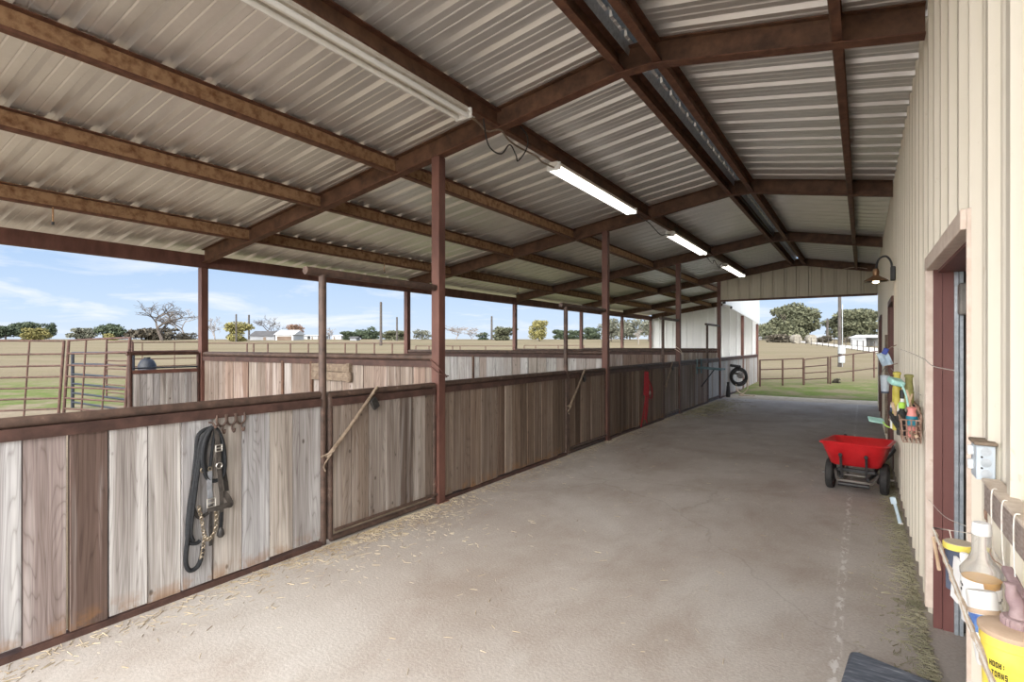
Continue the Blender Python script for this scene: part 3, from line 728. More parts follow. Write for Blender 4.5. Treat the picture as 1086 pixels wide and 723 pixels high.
# ------------------------------------------------------------------ gooseneck lamp
ly, lz = 7.95, 2.40
t = thing('gooseneck_lamp', 'lit copper gooseneck barn lamp on the cream siding', 'wall lamp', (XW, ly, lz))
MB().cbox((XW - .03, ly, lz + .06), (.05, .09, .17)).build('wall_mount', 'black_steel', t, bevel=.01)
lx = XW - .20
MB().tube(curve_pts([(XW - .04, ly, lz + .08), (XW - .045, ly, lz + .19), (XW - .08, ly, lz + .26), (XW - .12, ly, lz + .275), (XW - .165, ly, lz + .25), (XW - .19, ly, lz + .19), (lx, ly, lz + .10)], 6), .012, 10).build('arm', 'black_steel', t)
MB().lathe([(.030, .03), (.036, .09), (.026, .13)], (lx, ly, lz), 20).build('socket_cap', 'lamp_copper', t)
sh = MB(); sh.lathe([(.130, -.024), (.127, -.014), (.098, .006), (.066, .024), (.036, .045), (.030, .042)], (lx, ly, lz), 28); shd_ = sh.build('shade', 'lamp_copper', t); MB().lathe([(.129, -.025), (.096, .002), (.064, .019), (.034, .040), (.030, .040), (.060, .015), (.092, -.002), (.124, -.025)], (lx, ly, lz), 28).build('reflector', 'lamp_inside', shd_)
MB().lathe([(.012, .03), (.030, .005), (.038, -.016), (.030, -.036), (.008, -.046)], (lx, ly, lz), 16).build('bulb', 'bulb_warm', shd_)

# security camera
t = thing('security_camera', 'small white security camera under the gable corner', 'camera', (XP + .12, 17.15, 2.8))
MB().cbox((XP + .12, 17.14, 2.88), (.08, .08, .05)).build('mount', 'black_steel', t, bevel=.005)
MB().tube([(XP + .10, 17.1, 2.80), (XP + .34, 17.0, 2.72)], .05, 16).build('housing', 'plastic_white', t, bevel=.01)
MB().tube([(XP + .335, 17.0, 2.722), (XP + .36, 16.99, 2.714)], .036, 16).build('lens', 'cable_black', t)

# ------------------------------------------------------------------ bridle on the near panel
BX = XP + .028
def hp(u, v, o=.02): return (BX + o, 1.839 + (180 + u / 3.8 - 217) * .0061, 1.051 - (420 + v / 3.8 - 455) * .0061)
t = thing('horse_bridle', 'black bridle and reins hanging on the nearest plank panel', 'bridle', hp(165, 130))
r_ = MB()
r_.tube(curve_pts([hp(168, 128, .03), hp(115, 150, .03), hp(103, 240, .03), hp(95, 330, .025), hp(80, 440, .02), hp(74, 545, .02), hp(84, 575, .025), hp(108, 582, .03), hp(120, 575, .03)], 6), .0125, 8)
r_.tube(curve_pts([hp(166, 128, .05), hp(128, 160, .05), hp(113, 250, .05), hp(100, 360, .045), hp(88, 470, .04), hp(84, 540, .035), hp(96, 570, .03)], 6), .0115, 8)
r_.tube(curve_pts([hp(168, 126, .04), hp(190, 165, .04), hp(202, 240, .04), hp(206, 300, .04), hp(200, 380, .035), hp(206, 450, .03), hp(200, 520, .03)], 6), .0095, 8)
r_.tube(curve_pts([hp(165, 126, .045), hp(122, 170, .045), hp(108, 270, .04), hp(86, 420, .035), hp(72, 560, .03), hp(66, 645, .03), hp(82, 682, .03), hp(110, 676, .03), hp(126, 640, .03), hp(130, 600, .03)], 6), .0145, 8)
r_.tube(curve_pts([hp(166, 128, .06), hp(198, 180, .06), hp(212, 270, .055), hp(206, 330, .05), hp(172, 346, .05), hp(135, 318, .055), hp(120, 240, .06), hp(134, 165, .06)], 6, True), .013, 8, closed=True)
r_.tube(curve_pts([hp(160, 130, .05), hp(138, 200, .05), hp(135, 270, .05), hp(150, 300, .05), hp(160, 230, .05), hp(172, 135, .055)], 6), .010, 8)
r_.build('reins', 'nylon_black', t)
def strap(ctrl, w_, name, material, par):
    pts = curve_pts(ctrl, 6); mb = MB(); k = len(pts); vs = []
    for i, p_ in enumerate(pts):
        dv_ = pts[min(i + 1, k - 1)] - pts[max(i - 1, 0)]; sd = Vector((1, 0, 0)).cross(dv_).normalized() * w_ / 2
        for ox in (0, .005): vs += [p_ - sd + Vector((ox, 0, 0)), p_ + sd + Vector((ox, 0, 0))]
    fs = []
    for i in range(k - 1):
        a = i * 4; b_ = a + 4
        fs += [(a, a + 1, b_ + 1, b_), (a + 2, b_ + 2, b_ + 3, a + 3), (a, b_, b_ + 2, a + 2), (a + 1, a + 3, b_ + 3, b_ + 1)]
    fs += [(0, 2, 3, 1), (4 * k - 4, 4 * k - 3, 4 * k - 1, 4 * k - 2)]
    mb.add(vs, fs); return mb.build(name, material, par)
strap([hp(170, 130, .065), hp(180, 200, .065), hp(184, 280, .062), hp(190, 350, .06), hp(200, 440, .05), hp(198, 550, .04)], .028, 'cheek_strap', 'leather_worn', t)
strap([hp(148, 300, .06), hp(147, 350, .06), hp(150, 410, .06)], .030, 'cheek_strap', 'strap_grey', t)
strap([hp(150, 150, .03), hp(112, 250, .03), hp(92, 340, .03), hp(90, 420, .035), hp(112, 480, .035), hp(150, 470, .04)], .022, 'cheek_strap', 'leather_black', t)
strap([hp(140, 450, .055), hp(175, 458, .06), hp(215, 455, .06), hp(238, 458, .05), hp(225, 425, .05), hp(205, 400, .05)], .034, 'noseband', 'leather_worn', t)
strap([hp(210, 300, .04), hp(220, 360, .04), hp(224, 400, .04)], .028, 'ear_strap', 'leather_black', t)
strap([hp(158, 440, .05), hp(156, 520, .045), hp(158, 606, .04)], .020, 'tie_strap', 'leather_black', t)
strap([hp(200, 480, .05), hp(198, 540, .045), hp(190, 580, .045)], .020, 'tie_strap', 'nylon_black', t)
tb = MB(); tb.lathe([(.008, .03), (.020, .01), (.024, -.02), (.014, -.035)], hp(196, 560, .05), 10); tb.build('tassel', 'leather_black', t)
def ring(c_, r0, r1, mb, n=14): mb.tube([(c_[0], c_[1] + r0 * math.cos(2 * math.pi * i / n), c_[2] + r0 * math.sin(2 * math.pi * i / n)) for i in range(n)], r1, 6, closed=True)
for (u_, v_, sz) in ((180, 212, .020), (150, 427, .026)):
    b_ = MB(); c_ = hp(u_, v_, .075); s_ = sz
    b_.tube([(c_[0], c_[1] - s_, c_[2] - s_), (c_[0], c_[1] + s_, c_[2] - s_), (c_[0], c_[1] + s_, c_[2] + s_), (c_[0], c_[1] - s_, c_[2] + s_)], .005, 6, closed=True); b_.tube([(c_[0], c_[1] - s_, c_[2]), (c_[0], c_[1] + s_, c_[2])], .004, 6)
    b_.build('buckle', 'buckle', t)
b_ = MB(); ring(hp(183, 284, .072), .019, .004, b_); b_.build('ring', 'buckle', t)
b_ = MB(); ring(hp(122, 292, .06), .014, .004, b_); ring(hp(150, 292, .06), .012, .004, b_); b_.build('ring', 'chain_brass', t)
ch = MB(); cp = curve_pts([hp(110, 440, .05), hp(122, 500, .05), hp(132, 560, .05), hp(150, 575, .05), hp(172, 552, .05), hp(178, 500, .05), hp(176, 470, .05)], 4)
cp += curve_pts([hp(132, 560, .05), hp(128, 610, .04), hp(122, 645, .04)], 4)
for i, p_ in enumerate(cp):
    n_ = 8; a = .009
    ch.tube([(p_[0] + (.006 if i % 2 else 0) * math.sin(6.283 * k / n_), p_[1] + a * math.cos(6.283 * k / n_), p_[2] + a * 1.3 * math.sin(6.283 * k / n_)) for k in range(n_)], .0042, 5, closed=True)
ch.build('bit_chain', 'chain_brass', t)
hk = MB(); hk.tube(curve_pts([hp(166, 110, .0), hp(166, 112, .05), hp(166, 128, .075), hp(166, 118, .095)], 5), .006, 8)
tag(hk.build('wall_hook', 'pipe_steel'), 'bent steel hook holding the black bridle', 'hook')
t = thing('hook_rack', 'rusty triple hook rack made of horseshoes under the near top rail', 'hook rack', (XP + .03, 2.03, 1.1))
for k in range(3):
    y = 1.958 + k * .066; a = MB(); x = XP + .034
    pts = [(x, y - .028, 1.13), (x, y - .031, 1.085), (x, y - .012, 1.058), (x, y + .012, 1.058), (x, y + .031, 1.085), (x, y + .028, 1.13)]
    a.tube(curve_pts(pts, 5), .0075, 8)
    a.tube(curve_pts([(x, y + .004, 1.056), (x + .012, y, 1.03), (x + .04, y - .004, 1.012), (x + .055, y - .006, 1.035)], 5), .007, 8)
    a.build('hook', 'pipe_steel', t)

# red lead rope
t = thing('lead_rope', 'red rope halter and lead hanging on the brown plank panel', 'halter', (XP + .03, 10.3, 1.05))
X = XP + .05
a = MB()
for k in range(5):
    o = .010 * k
    a.tube(curve_pts([(X + o, 10.27 + .012 * k, 1.08), (X + o + .01, 10.22 + .03 * k, .85), (X + o, 10.21 + .025 * k, .62), (X + o + .01, 10.24 + .026 * k, .75), (X + o, 10.30 + .010 * k, 1.07)], 6), .010, 6)
a.build('coiled_lead', 'red_webbing', t)
a = MB()
a.tube(curve_pts([(X + .03, 10.25, .68), (X + .02, 10.18, .40), (X, 10.10, .12), (X + .01, 10.02, .02)], 6), .011, 6)
a.tube(curve_pts([(X + .04, 10.32, .70), (X + .03, 10.34, .42), (X, 10.36, .16), (X + .02, 10.34, .06)], 6), .011, 6)
a.tube(curve_pts([(X + .03, 10.28, .68), (X + .02, 10.26, .36), (X, 10.27, .14)], 6), .014, 6)
a.build('hanging_ends', 'red_webbing', t)
a = MB(); a.tube(curve_pts([(X + .04, 10.36, .92), (X + .05, 10.52, .74), (X + .04, 10.56, .55), (X + .04, 10.40, .56), (X + .04, 10.34, .66)], 6), .012, 6); a.build('noseband', 'red_webbing', t)
a = MB(); ring((X + .07, 10.36, .66), .03, .007, a); a.build('ring', 'buckle', t)
tag(MB().tube(curve_pts([(XP + .01, 10.31, 1.16), (X + .05, 10.31, 1.13), (X + .07, 10.31, 1.06)], 4), .008, 6).build('wall_hook', 'black_steel'), 'dark hook holding the red lead rope', 'hook')

# teal saddle rack
t = thing('saddle_rack', 'teal folding saddle rack fixed to the rail near the far gate', 'saddle rack', (XP + .05, 14.6, 1.2))
for dy in (0, .42):
    a = MB(); a.tube([(XP + .03, 14.2 + dy, 1.02), (XP + .66, 14.2 + dy, .98)], .022, 8); a.build('arm', 'teal_rack', t)
    a = MB(); a.tube([(XP + .06, 14.2 + dy, 1.24), (XP + .06, 14.2 + dy, .86)], .02, 8); a.build('bracket', 'teal_rack', t)
a = MB(); a.tube([(XP + .62, 14.2, .982), (XP + .62, 14.62, .982)], .02, 8); a.tube([(XP + .3, 14.2, 1.0), (XP + .3, 14.62, 1.0)], .02, 8); a.build('cross_bar', 'teal_rack', t)
a = MB(); a.tube([(XP + .06, 14.62, .5), (XP + .40, 14.62, .98)], .014, 8); a.build('brace', 'black_steel', t)

# hose on a hanger
t = thing('coiled_hose', 'black garden hose coiled on a hanger by the far posts', 'hose', (XP + .3, 18.5, .6))
HC = Vector((XP + .30, 18.5, .60)); hu = Vector((.86, .51, 0)); hn = Vector((.51, -.86, 0))
for k in range(8):
    a = MB(); r0 = .275 - .022 * (k % 4); o_ = hn * (.028 * (k // 2) - .05); du, dz = uni(-.02, .02), uni(-.03, .01)
    a.tube([HC + o_ + hu * (du + r0 * math.cos(6.283 * i / 28)) + hn * (.012 * math.sin(3 * 6.283 * i / 28 + k)) + Vector((0, 0, dz + r0 * 1.02 * math.sin(6.283 * i / 28))) for i in range(28)], .017, 6, closed=True); a.build('coil', 'rubber_black', t)
a = MB(); a.tube([(XP + .03, 18.66, .68), HC + hn * .12 + Vector((0, 0, .09))], .035, 10); a.lathe([(.10, 0), (.11, .02), (.03, .03)], HC + hn * .07 + Vector((0, 0, .04)), 16, axis=hn); a.build('hanger', 'grey_steel', t)
a = MB(); a.cbox(HC - hu * .12 + Vector((0, 0, .33)), (.34, .10, .09), (0, .15, .53)); a.build('hanger_cover', 'rubber_black', t, bevel=.03)
a = MB(); a.tube(curve_pts([HC + hu * .25 + Vector((0, 0, -.1)), HC + hu * .26 + Vector((0, 0, -.4)), HC + hu * .1 + Vector((0, 0, -.57)), HC - hu * .1 + hn * .3 + Vector((0, 0, -.582)), HC + hu * .3 + hn * .5 + Vector((0, 0, -.582))], 6), .017, 6)
a.tube(curve_pts([HC - hu * .1 + Vector((0, 0, -.25)), HC - hu * .06 + Vector((0, 0, -.45)), HC + hu * .05 + hn * .2 + Vector((0, 0, -.58))], 6), .017, 6)
a.build('loose_end', 'rag_beige', t)
tag(MB().lathe([(.06, 0), (.07, .1), (.05, .32), (.035, .38), (.04, .46)], (XP + .15, 17.55, 0), 14).build('black_bottle', 'rubber_black'), 'upright black canister on the floor under the coiled hose', 'canister')

# ------------------------------------------------------------------ wheelbarrow
wc = Vector((-.045, 7.05, 0)); wr = math.radians(-6)
def wp(x, y, z):
    return (wc.x + x * math.cos(wr) - y * math.sin(wr), wc.y + x * math.sin(wr) + y * math.cos(wr), z)
t = thing('wheelbarrow', 'red two wheeled poly wheelbarrow parked by the barn wall', 'wheelbarrow', tuple(wc))
def rr(hw, y0, y1, z0, z1, rad=.09, n=5):
    pts = []
    for (cx_, cy_, a0) in ((hw - rad, y1 - rad, 0), (-hw + rad, y1 - rad, 90), (-hw + rad, y0 + rad, 180), (hw - rad, y0 + rad, 270)):
        for i in range(n + 1):
            a = math.radians(a0 + 90 * i / n); px_, py_ = cx_ + rad * math.cos(a), cy_ + rad * math.sin(a)
            f_ = (py_ - y0) / (y1 - y0); pts.append(Vector(wp(px_, py_, z0 + (z1 - z0) * f_)))
    return pts
tub = MB()
tub.loft([rr(.205, -.24, .30, .300, .275, .07), rr(.228, -.27, .36, .315, .29, .08), rr(.292, -.42, .56, .548, .480, .08), rr(.308, -.44, .58, .548, .480, .085), rr(.318, -.45, .59, .563, .495, .09), rr(.302, -.43, .57, .578, .508, .085), rr(.284, -.41, .55, .568, .498, .08), rr(.220, -.262, .35, .33, .302, .075), rr(.20, -.235, .295, .312, .290, .065)])
tub.build('tub', 'red_poly', t, smooth=50)
for s in (-1, 1):
    wx = s * .25
    a = MB(); a.lathe([(.10, -.028), (.125, -.036), (.152, -.036), (.165, -.024), (.168, 0), (.165, .024), (.152, .036), (.125, .036), (.10, .028)], wp(wx, -.06, .168), 28, axis=Vector(wp(1, 0, 0)) - Vector(wp(0, 0, 0)))
    tyre = a.build('tyre', 'rubber_black', t)
    a = MB(); a.lathe([(.03, -.048), (.10, -.030), (.102, .030), (.03, .048)], wp(wx, -.06, .168), 20, axis=Vector(wp(1, 0, 0)) - Vector(wp(0, 0, 0))); a.build('wheel_hub', 'black_steel', tyre)
    a = MB(); a.bar(wp(s * .11, -.30, .19), wp(s * .115, -.375, .43), .035, .022); a.tube([wp(s * .115, -.365, .425), wp(s * .115, -.39, .438)], .018, 8); a.build('tub_bracket', 'black_steel', t)
    a = MB(); a.tube(curve_pts([wp(s * .28, 1.25, .37), wp(s * .25, .85, .30), wp(s * .17, .3, .235), wp(s * .15, -.1, .20), wp(s * .12, -.32, .19)], 5), .018, 10); hr_ = a.build('handle_rail', 'black_steel', t)
    a = MB(); a.tube([wp(s * .28, 1.25, .37), wp(s * .295, 1.38, .39)], .022, 10); a.build('grip', 'rubber_black', hr_)
    a = MB(); a.tube(curve_pts([wp(s * .19, .38, .24), wp(s * .2, .44, .05), wp(s * .2, .52, .015), wp(s * .17, .58, .05), wp(s * .18, .50, .27)], 5), .014, 8); a.build('rear_leg', 'grey_steel', t)
    a = MB(); a.bar(wp(s * .17, -.12, .24), wp(s * .205, -.10, .12), .05, .02); a.build('axle_plate', 'black_steel', t)
a = MB(); a.tube([wp(-.335, -.06, .168), wp(.335, -.06, .168)], .011, 10); a.build('axle', 'grey_steel', t)
a = MB(); a.tube([wp(-.14, -.345, .125), wp(.14, -.345, .125)], .022, 10); a.build('front_bumper', 'black_steel', t)
a = MB(); a.tube(curve_pts([wp(-.20, -.10, .22), wp(-.16, -.26, .15), wp(-.11, -.32, .155), wp(.11, -.32, .155), wp(.16, -.26, .15), wp(.20, -.10, .22)], 5), .014, 8); a.build('front_brace', 'grey_steel', t)
a = MB(); a.cbox(wp(0, -.12, .235), (.34, .05, .035), (0, 0, wr)); a.cbox(wp(0, .25, .235), (.34, .05, .03), (0, 0, wr)); a.build('cross_member', 'black_steel', t, bevel=.004)

# ------------------------------------------------------------------ grooming basket on the far side of the near door
def wire_basket(t, x0, x1, y0, y1, z0, z1, wire, nx=4, ny=10, nz=4, r=.0035, slope=.0):
    """x1 is the wall side; slope pulls the foot of the front towards the wall"""
    xb = x0 + slope; rim = MB()
    rim.tube([(x0, y0, z1), (x1, y0, z1), (x1, y1, z1), (x0, y1, z1)], r * 1.7, 6, closed=True); rim.build('rim', wire, t)
    m1 = MB()
    for i in range(ny + 1):
        y = y0 + (y1 - y0) * i / ny
        m1.tube([(x0, y, z1), (xb, y, z0), (x1, y, z0), (x1, y, z1)], r, 5)
    for k in range(nz):
        f_ = k / nz; z = z0 + (z1 - z0) * f_; xx = xb + (x0 - xb) * f_
        m1.tube([(xx, y0, z), (x1, y0, z), (x1, y1, z), (xx, y1, z)], r, 5, closed=True)
    for i in range(1, nx):
        x = xb + (x1 - xb) * i / nx
        for y in (y0, y1): m1.tube([(x, y, z0), (x0 + (x1 - x0) * i / nx, y, z1)], r, 5)
        m1.tube([(x, y0, z0), (x, y1, z0)], r, 5)
    m1.build('wire_mesh', wire, t)
bx0, bx1, by0, by1, bz0, bz1 = .205, .305, 4.20, 5.30, .985, 1.125
t = thing('wire_basket', 'rusty wire basket full of grooming bottles on the siding beyond the near doorway', 'basket', (bx1, by0, bz0))
wire_basket(t, bx0, bx1, by0, by1, bz0, bz1, 'wire_rust', 4, 14, 4, .004, .01)
bk = MB(); bk.tube([(bx1, by0, bz1), (bx1, by0, 1.16), (bx1, by1, 1.20), (bx1, by1, bz1)], .006, 6); bk.build('back_rail', 'wire_rust', t)
for i in range(7):
    bk = MB(); y_ = by0 + .05 + .13 * i
    bk.tube(curve_pts([(bx1, y_, 1.16), (bx1 - .012, y_ + .02, 1.195), (bx1 - .004, y_ + .05, 1.20), (bx1, y_ + .06, 1.165)], 5), .007, 6); bk.build('back_hook', 'wire_rust', t)
MB().tube(curve_pts([(.185, 5.35, .99), (.20, 4.9, 1.02), (.28, 4.17, 1.03)], 5), .010, 8).build('rim_stick', 'tan_wood', t)
def bottle(name, label, x, y, z, r, h, material, cap, capm='plastic_white', n=18, group='bottles and tubs in the grooming basket', neck=.4, lean=(0, 0), band=None):
    t = thing(name, label, 'bottle', (x, y, z), group)
    ax = Vector((lean[0], lean[1], 1))
    MB().lathe([(r * .92, 0), (r, .01), (r, h * .72), (r * .85, h * .82), (r * neck, h * .9), (r * neck, h)], (x, y, z), n, axis=ax).build('body', material, t)
    if band: MB().lathe([(r * 1.02, h * band[1]), (r * 1.03, h * band[1] + .002), (r * 1.03, h * band[2] - .002), (r * 1.02, h * band[2])], (x, y, z), n, axis=ax).build('label_band', band[0], t)
    top = Vector((x, y, z)) + ax.normalized() * h
    MB().lathe([(r * neck * 1.25, -.005), (r * neck * 1.3, cap), (r * neck * .9, cap + .006)], top, n, axis=ax).build('cap', capm, t)
    return t
bottle('grooming_bottle', 'coral bottle with a teal blue band at the front of the basket', .268, 4.36, .995, .031, .185, 'coral_plastic', .008, 'coral_plastic', neck=.7, band=('teal_blue', .40, .76))
bottle('grooming_bottle', 'black bottle with lime green cap in the grooming basket', .222, 4.48, .99, .031, .185, 'rubber_black', .030, 'lime_plastic', neck=.5)
bottle('grooming_bottle', 'black tub tucked behind the coral bottle', .272, 4.48, .99, .030, .19, 'rubber_black', .012, 'black_steel', neck=.7)
bottle('grooming_bottle', 'white bottle with dark cap behind the lime capped one', .232, 4.62, .99, .032, .24, 'plastic_white', .05, 'black_steel', band=('navy_tub', .3, .6))
bottle('grooming_bottle', 'navy and white bottle at the aisle side of the basket', .195, 4.80, .99, .028, .22, 'plastic_white', .02, 'navy_tub', band=('navy_tub', .45, .7))
bottle('grooming_bottle', 'tall mustard yellow bottle under the teal brush', .205, 4.72, .99, .028, .40, 'mustard', .01, 'mustard', neck=.7)
bottle('grooming_bottle', 'tall olive green bottle against the siding behind the wooden sticks', .268, 4.62, .99, .029, .39, 'olive_plastic', .008, 'olive_plastic', neck=.75)
t = thing('grooming_brush', 'pale teal brush lying on top of the grooming bottles', 'brush', (.195, 4.5, 1.33))
MB().cbox((.192, 4.52, 1.345), (.085, .10, .040), (.25, .25, .3)).build('head', 'teal_plastic', t, bevel=.012)
MB().tube([(.222, 4.47, 1.335), (.242, 4.42, 1.26), (.252, 4.40, 1.19)], .006, 8).build('handle', 'teal_plastic', t)
for (p_, q_, lab) in [((.250, 4.42, 1.17), (.272, 4.40, 1.275), 'light wooden stick leaning right behind the coral bottle'), ((.275, 4.42, 1.17), (.245, 4.43, 1.30), 'light wooden stick leaning left behind the coral bottle')]:
    tag(MB().tube([p_, q_], .006, 8).build('wooden_stick', 'tan_wood'), lab, 'stick', 'wooden sticks in the basket')
t = thing('grooming_brush', 'dark brush lying across the aisle side of the grooming basket', 'brush', (.20, 4.6, 1.1))
MB().cbox((.197, 4.62, 1.085), (.045, .50, .035), (.06, 0, .06)).build('back', 'rubber_black', t, bevel=.01)
MB().cbox((.197, 4.62, 1.058), (.036, .44, .025), (.06, 0, .06)).build('bristles', 'leather_worn', t)
tag(MB().cbox((.186, 4.62, 1.14), (.020, .035, .12), (.25, -.25, 0)).build('wooden_block', 'tan_wood', bevel=.005), 'tan wooden scraper standing at the aisle side of the basket', 'scraper')
t = thing('teal_paddle', 'pale teal paddle sticking out of the basket over the aisle', 'paddle', (.10, 5.43, .965))
MB().cbox((.095, 5.45, .968), (.115, .09, .010), (.35, .15, .2)).build('blade', 'teal_plastic', t, bevel=.004)
MB().tube([(.14, 5.42, .96), (.165, 5.38, .93), (.20, 5.28, .93)], .005, 6).build('handle', 'lime_plastic', t)
# blue cloth and pail beside the far doorway
t = thing('hanging_cloth', 'pale blue cloth with deep blue patch hanging by the far doorway', 'cloth', (.2, 7.1, 1.5))
a = MB(); a.loft([[Vector((.125 + .018 * k + .10 * i / 5, 7.1 + .02 * math.sin(i * 2 + k), 1.53 - .045 * k - .03 * (1 - i / 5))) for i in range(6)] + [Vector((.125 + .018 * k + .10 * i / 5, 7.112 + .02 * math.sin(i * 2 + k), 1.53 - .045 * k - .03 * (1 - i / 5))) for i in range(5, -1, -1)] for k in range(4)])
a.build('cloth', 'pale_blue', t)
MB().cbox((.205, 7.08, 1.53), (.05, .02, .07), (0, .4, 0)).build('patch', 'deep_blue', t, bevel=.008)
MB().tube([(.2, 7.11, 1.54), (.305, 7.11, 1.60)], .005, 6).build('string', 'wire_rust', t)
t = thing('hanging_pail', 'small pale plastic pail hanging below the pale blue cloth', 'pail', (.20, 7.0, 1.09))
MB().lathe([(.032, 0), (.036, .01), (.044, .17), (.038, .175), (.033, .02)], (.20, 7.0, 1.10), 18).build('pail', 'box_grey', t)
MB().lathe([(.034, 0), (.037, .018)], (.20, 7.0, 1.085), 18).build('foot', 'navy_tub', t)
MB().tube(curve_pts([(.16, 7.0, 1.27), (.20, 7.0, 1.35), (.24, 7.0, 1.27)], 6), .004, 6).build('bail', 'grey_steel', t)
MB().tube([(.20, 7.0, 1.35), (.20, 7.03, 1.37), (.31, 7.03, 1.40)], .005, 6).build('hanger', 'wire_rust', t)
tag(MB().box(.275, .305, 9.62, 9.70, .3, 1.75).build('wooden_post', 'stick_wood', bevel=.004), 'weathered narrow board standing against the siding by the far doorway', 'board')
# slim blue tool leaning on the wall foot
t = thing('scrub_tool', 'slim pale blue plastic tool leaning at the foot of the siding', 'tool', (.28, 5.87, 0))
MB().tube([(.280, 5.87, .012), (.262, 5.87, .09), (.238, 5.87, .19)], [.017, .012, .014], 10).build('handle', 'pale_blue', t)
MB().cbox((.228, 5.87, .215), (.045, .03, .06), (0, -.25, 0)).build('head', 'pale_blue', t, bevel=.006)
MB().lathe([(.018, 0), (.020, .02), (.012, .03)], (.281, 5.87, .0), 12).build('tip', 'plastic_white', t)

# ------------------------------------------------------------------ near wall: electric box, ledge, big basket
t = thing('outlet_box', 'grey steel outlet box on the cream siding beside the near doorway', 'electric box', (.32, 2.23, 1.22))
MB().box(.296, .342, 2.192, 2.285, 1.178, 1.285).build('box', 'box_grey', t, bevel=.003); ob_ = t.children[0]
for z in (1.198, 1.232, 1.266):
    MB().tube([(.319, 2.1935, z), (.319, 2.1895, z)], .0135, 20).build('knockout', 'galvanised', ob_, smooth=30)
for z in (1.215, 1.249): MB().tube([(.309, 2.1935, z), (.309, 2.188, z)], .0028, 8).build('screw', 'ink_black', ob_)
MB().box(.290, .345, 2.180, 2.295, 1.286, 1.296).build('top_board', 'stick_wood', t, bevel=.002)
for z in (1.20, 1.245): MB().box(.283, .297, 2.245, 2.272, z, z + .03).build('plug', 'plastic_white', t, bevel=.004)
t = thing('notched_board', 'weathered notched timber ledge on the siding above the near basket', 'ledge', (.32, 2.15, 1.1))
for k in range(7): MB().box(.308, .345, 2.15 - .132 * k - .118, 2.15 - .132 * k, 1.100, 1.182).build('block', 'block_wood', t, bevel=.003)
MB().box(.303, .346, 1.2, 2.155, 1.182, 1.192).build('top_board', 'block_top', t, bevel=.002)

nb0, nb1, ny0, ny1, nz0, nz1 = .192, .318, 1.15, 2.22, .82, 1.0
t = thing('wire_basket', 'white wire basket of bottles and tubs at the lower right, nearest the camera', 'basket', (nb1, ny0, nz0))
wire_basket(t, nb0, nb1, ny0, ny1, nz0, nz1, 'wire_white', 3, 6, 3, .0014, .05)
wr_ = MB(); wp_ = [(nb0 + .002 + .0015 * math.sin(i * 1.7), ny1 - .02 - i * .03, nz1 - .005 - .003 * math.sin(i * .9)) for i in range(34)]
wr_.tube(wp_, [.0055 + .0012 * math.sin(i * 2.3) for i in range(34)], 7); wr_.build('rim_wrap', 'rag_beige', t)
MB().tube([(nb0 - .004, 2.16, .985), (nb0 - .002, 2.03, .93)], .005, 7).build('loose_stick', 'tan_wood', t)
for k in range(4):
    y = 1.985 - .132 * k
    MB().tube(curve_pts([(nb1, y, nz1 - .03), (.306, y, nz1 + .02), (.301, y, 1.09), (.301, y, 1.185), (.312, y, 1.196)], 4), .0016, 6).build('hanger_wire', 'wire_white', t)
hl = MB()
def ring(c_, r0, r1, mb, n=14): mb.tube([(c_[0], c_[1] + r0 * math.cos(2 * math.pi * i / n), c_[2] + r0 * math.sin(2 * math.pi * i / n)) for i in range(n)], r1, 6, closed=True)
ring((.318, 2.19, 1.075), .016, .0025, hl); hl.tube(curve_pts([(.318, 2.175, 1.075), (.29, 1.93, 1.03), (.31, 1.90, 1.01), (.318, 1.86, .98)], 5), .0016, 6); hl.build('loose_wire', 'wire_rust', t)

# translucent bottle
sx, sy = .275, 1.955
t = thing('spray_bottle', 'translucent bottle of amber liquid with white cap in the near basket', 'bottle', (sx, sy, .82))
MB().lathe([(.038, 0), (.0405, .006), (.041, .125), (.047, .138), (.0475, .150), (.042, .160), (.030, .178), (.0225, .200), (.021, .225), (.021, .255)], (sx, sy, .822), 28).build('body', 'plastic_clear', t)
MB().lathe([(.034, .002), (.037, .008), (.0375, .122), (.039, .130)], (sx, sy, .822), 24).build('liquid', 'liquid_amber', t)
MB().lathe([(.021, 0), (.0225, .003), (.0205, .030), (.018, .033)], (sx, sy, 1.072), 24).build('cap', 'plastic_white', t)
def patch(mb, c_, r, z0, z1, a0, a1, n=10, th=.002, skew=0):
    vs = []
    for i in range(n + 1):
        for z in (0, 1):
            a = math.radians(a0 + (a1 - a0) * i / n + (skew * (1 - z)))
            for rr_ in (r, r + th): vs.append((c_[0] + rr_ * math.cos(a), c_[1] + rr_ * math.sin(a), z0 + (z1 - z0) * z))
    fs = []
    for i in range(n):
        a = i * 4; b_ = a + 4
        fs += [(a, b_, b_ + 2, a + 2), (a + 1, a + 3, b_ + 3, b_ + 1), (a, a + 1, b_ + 1, b_), (a + 2, b_ + 2, b_ + 3, a + 3)]
    fs += [(0, 2, 3, 1), (4 * n, 4 * n + 1, 4 * n + 3, 4 * n + 2)]
    return mb.add(vs, fs)
FA = math.degrees(math.atan2(-sy, -sx))     # towards the room
lb = MB(); patch(lb, (sx, sy), .0418, .83, .950, FA - 100, FA + 5, skew=22); pl1_ = lb.build('paper_label', 'paper_label', t)
lb = MB(); patch(lb, (sx, sy), .0418, .83, .935, FA + 45, FA + 105, skew=-8); lb.build('paper_label', 'paper_label', t)
lb = MB()
for k, (a0, a1, z) in enumerate([(-84, -74, .928), (-70, -62, .925), (-80, -68, .912), (-50, -44, .872), (-40, -34, .870), (-28, -20, .868), (-14, -8, .866), (-60, -54, .874), (50, 56, .90), (60, 64, .90), (70, 75, .905)]):
    lb = MB(); patch(lb, (sx, sy), .0440, z, z + .007, FA + a0, FA + a1, n=2, th=.0006); lb.build('label_print', 'ink_black', pl1_)
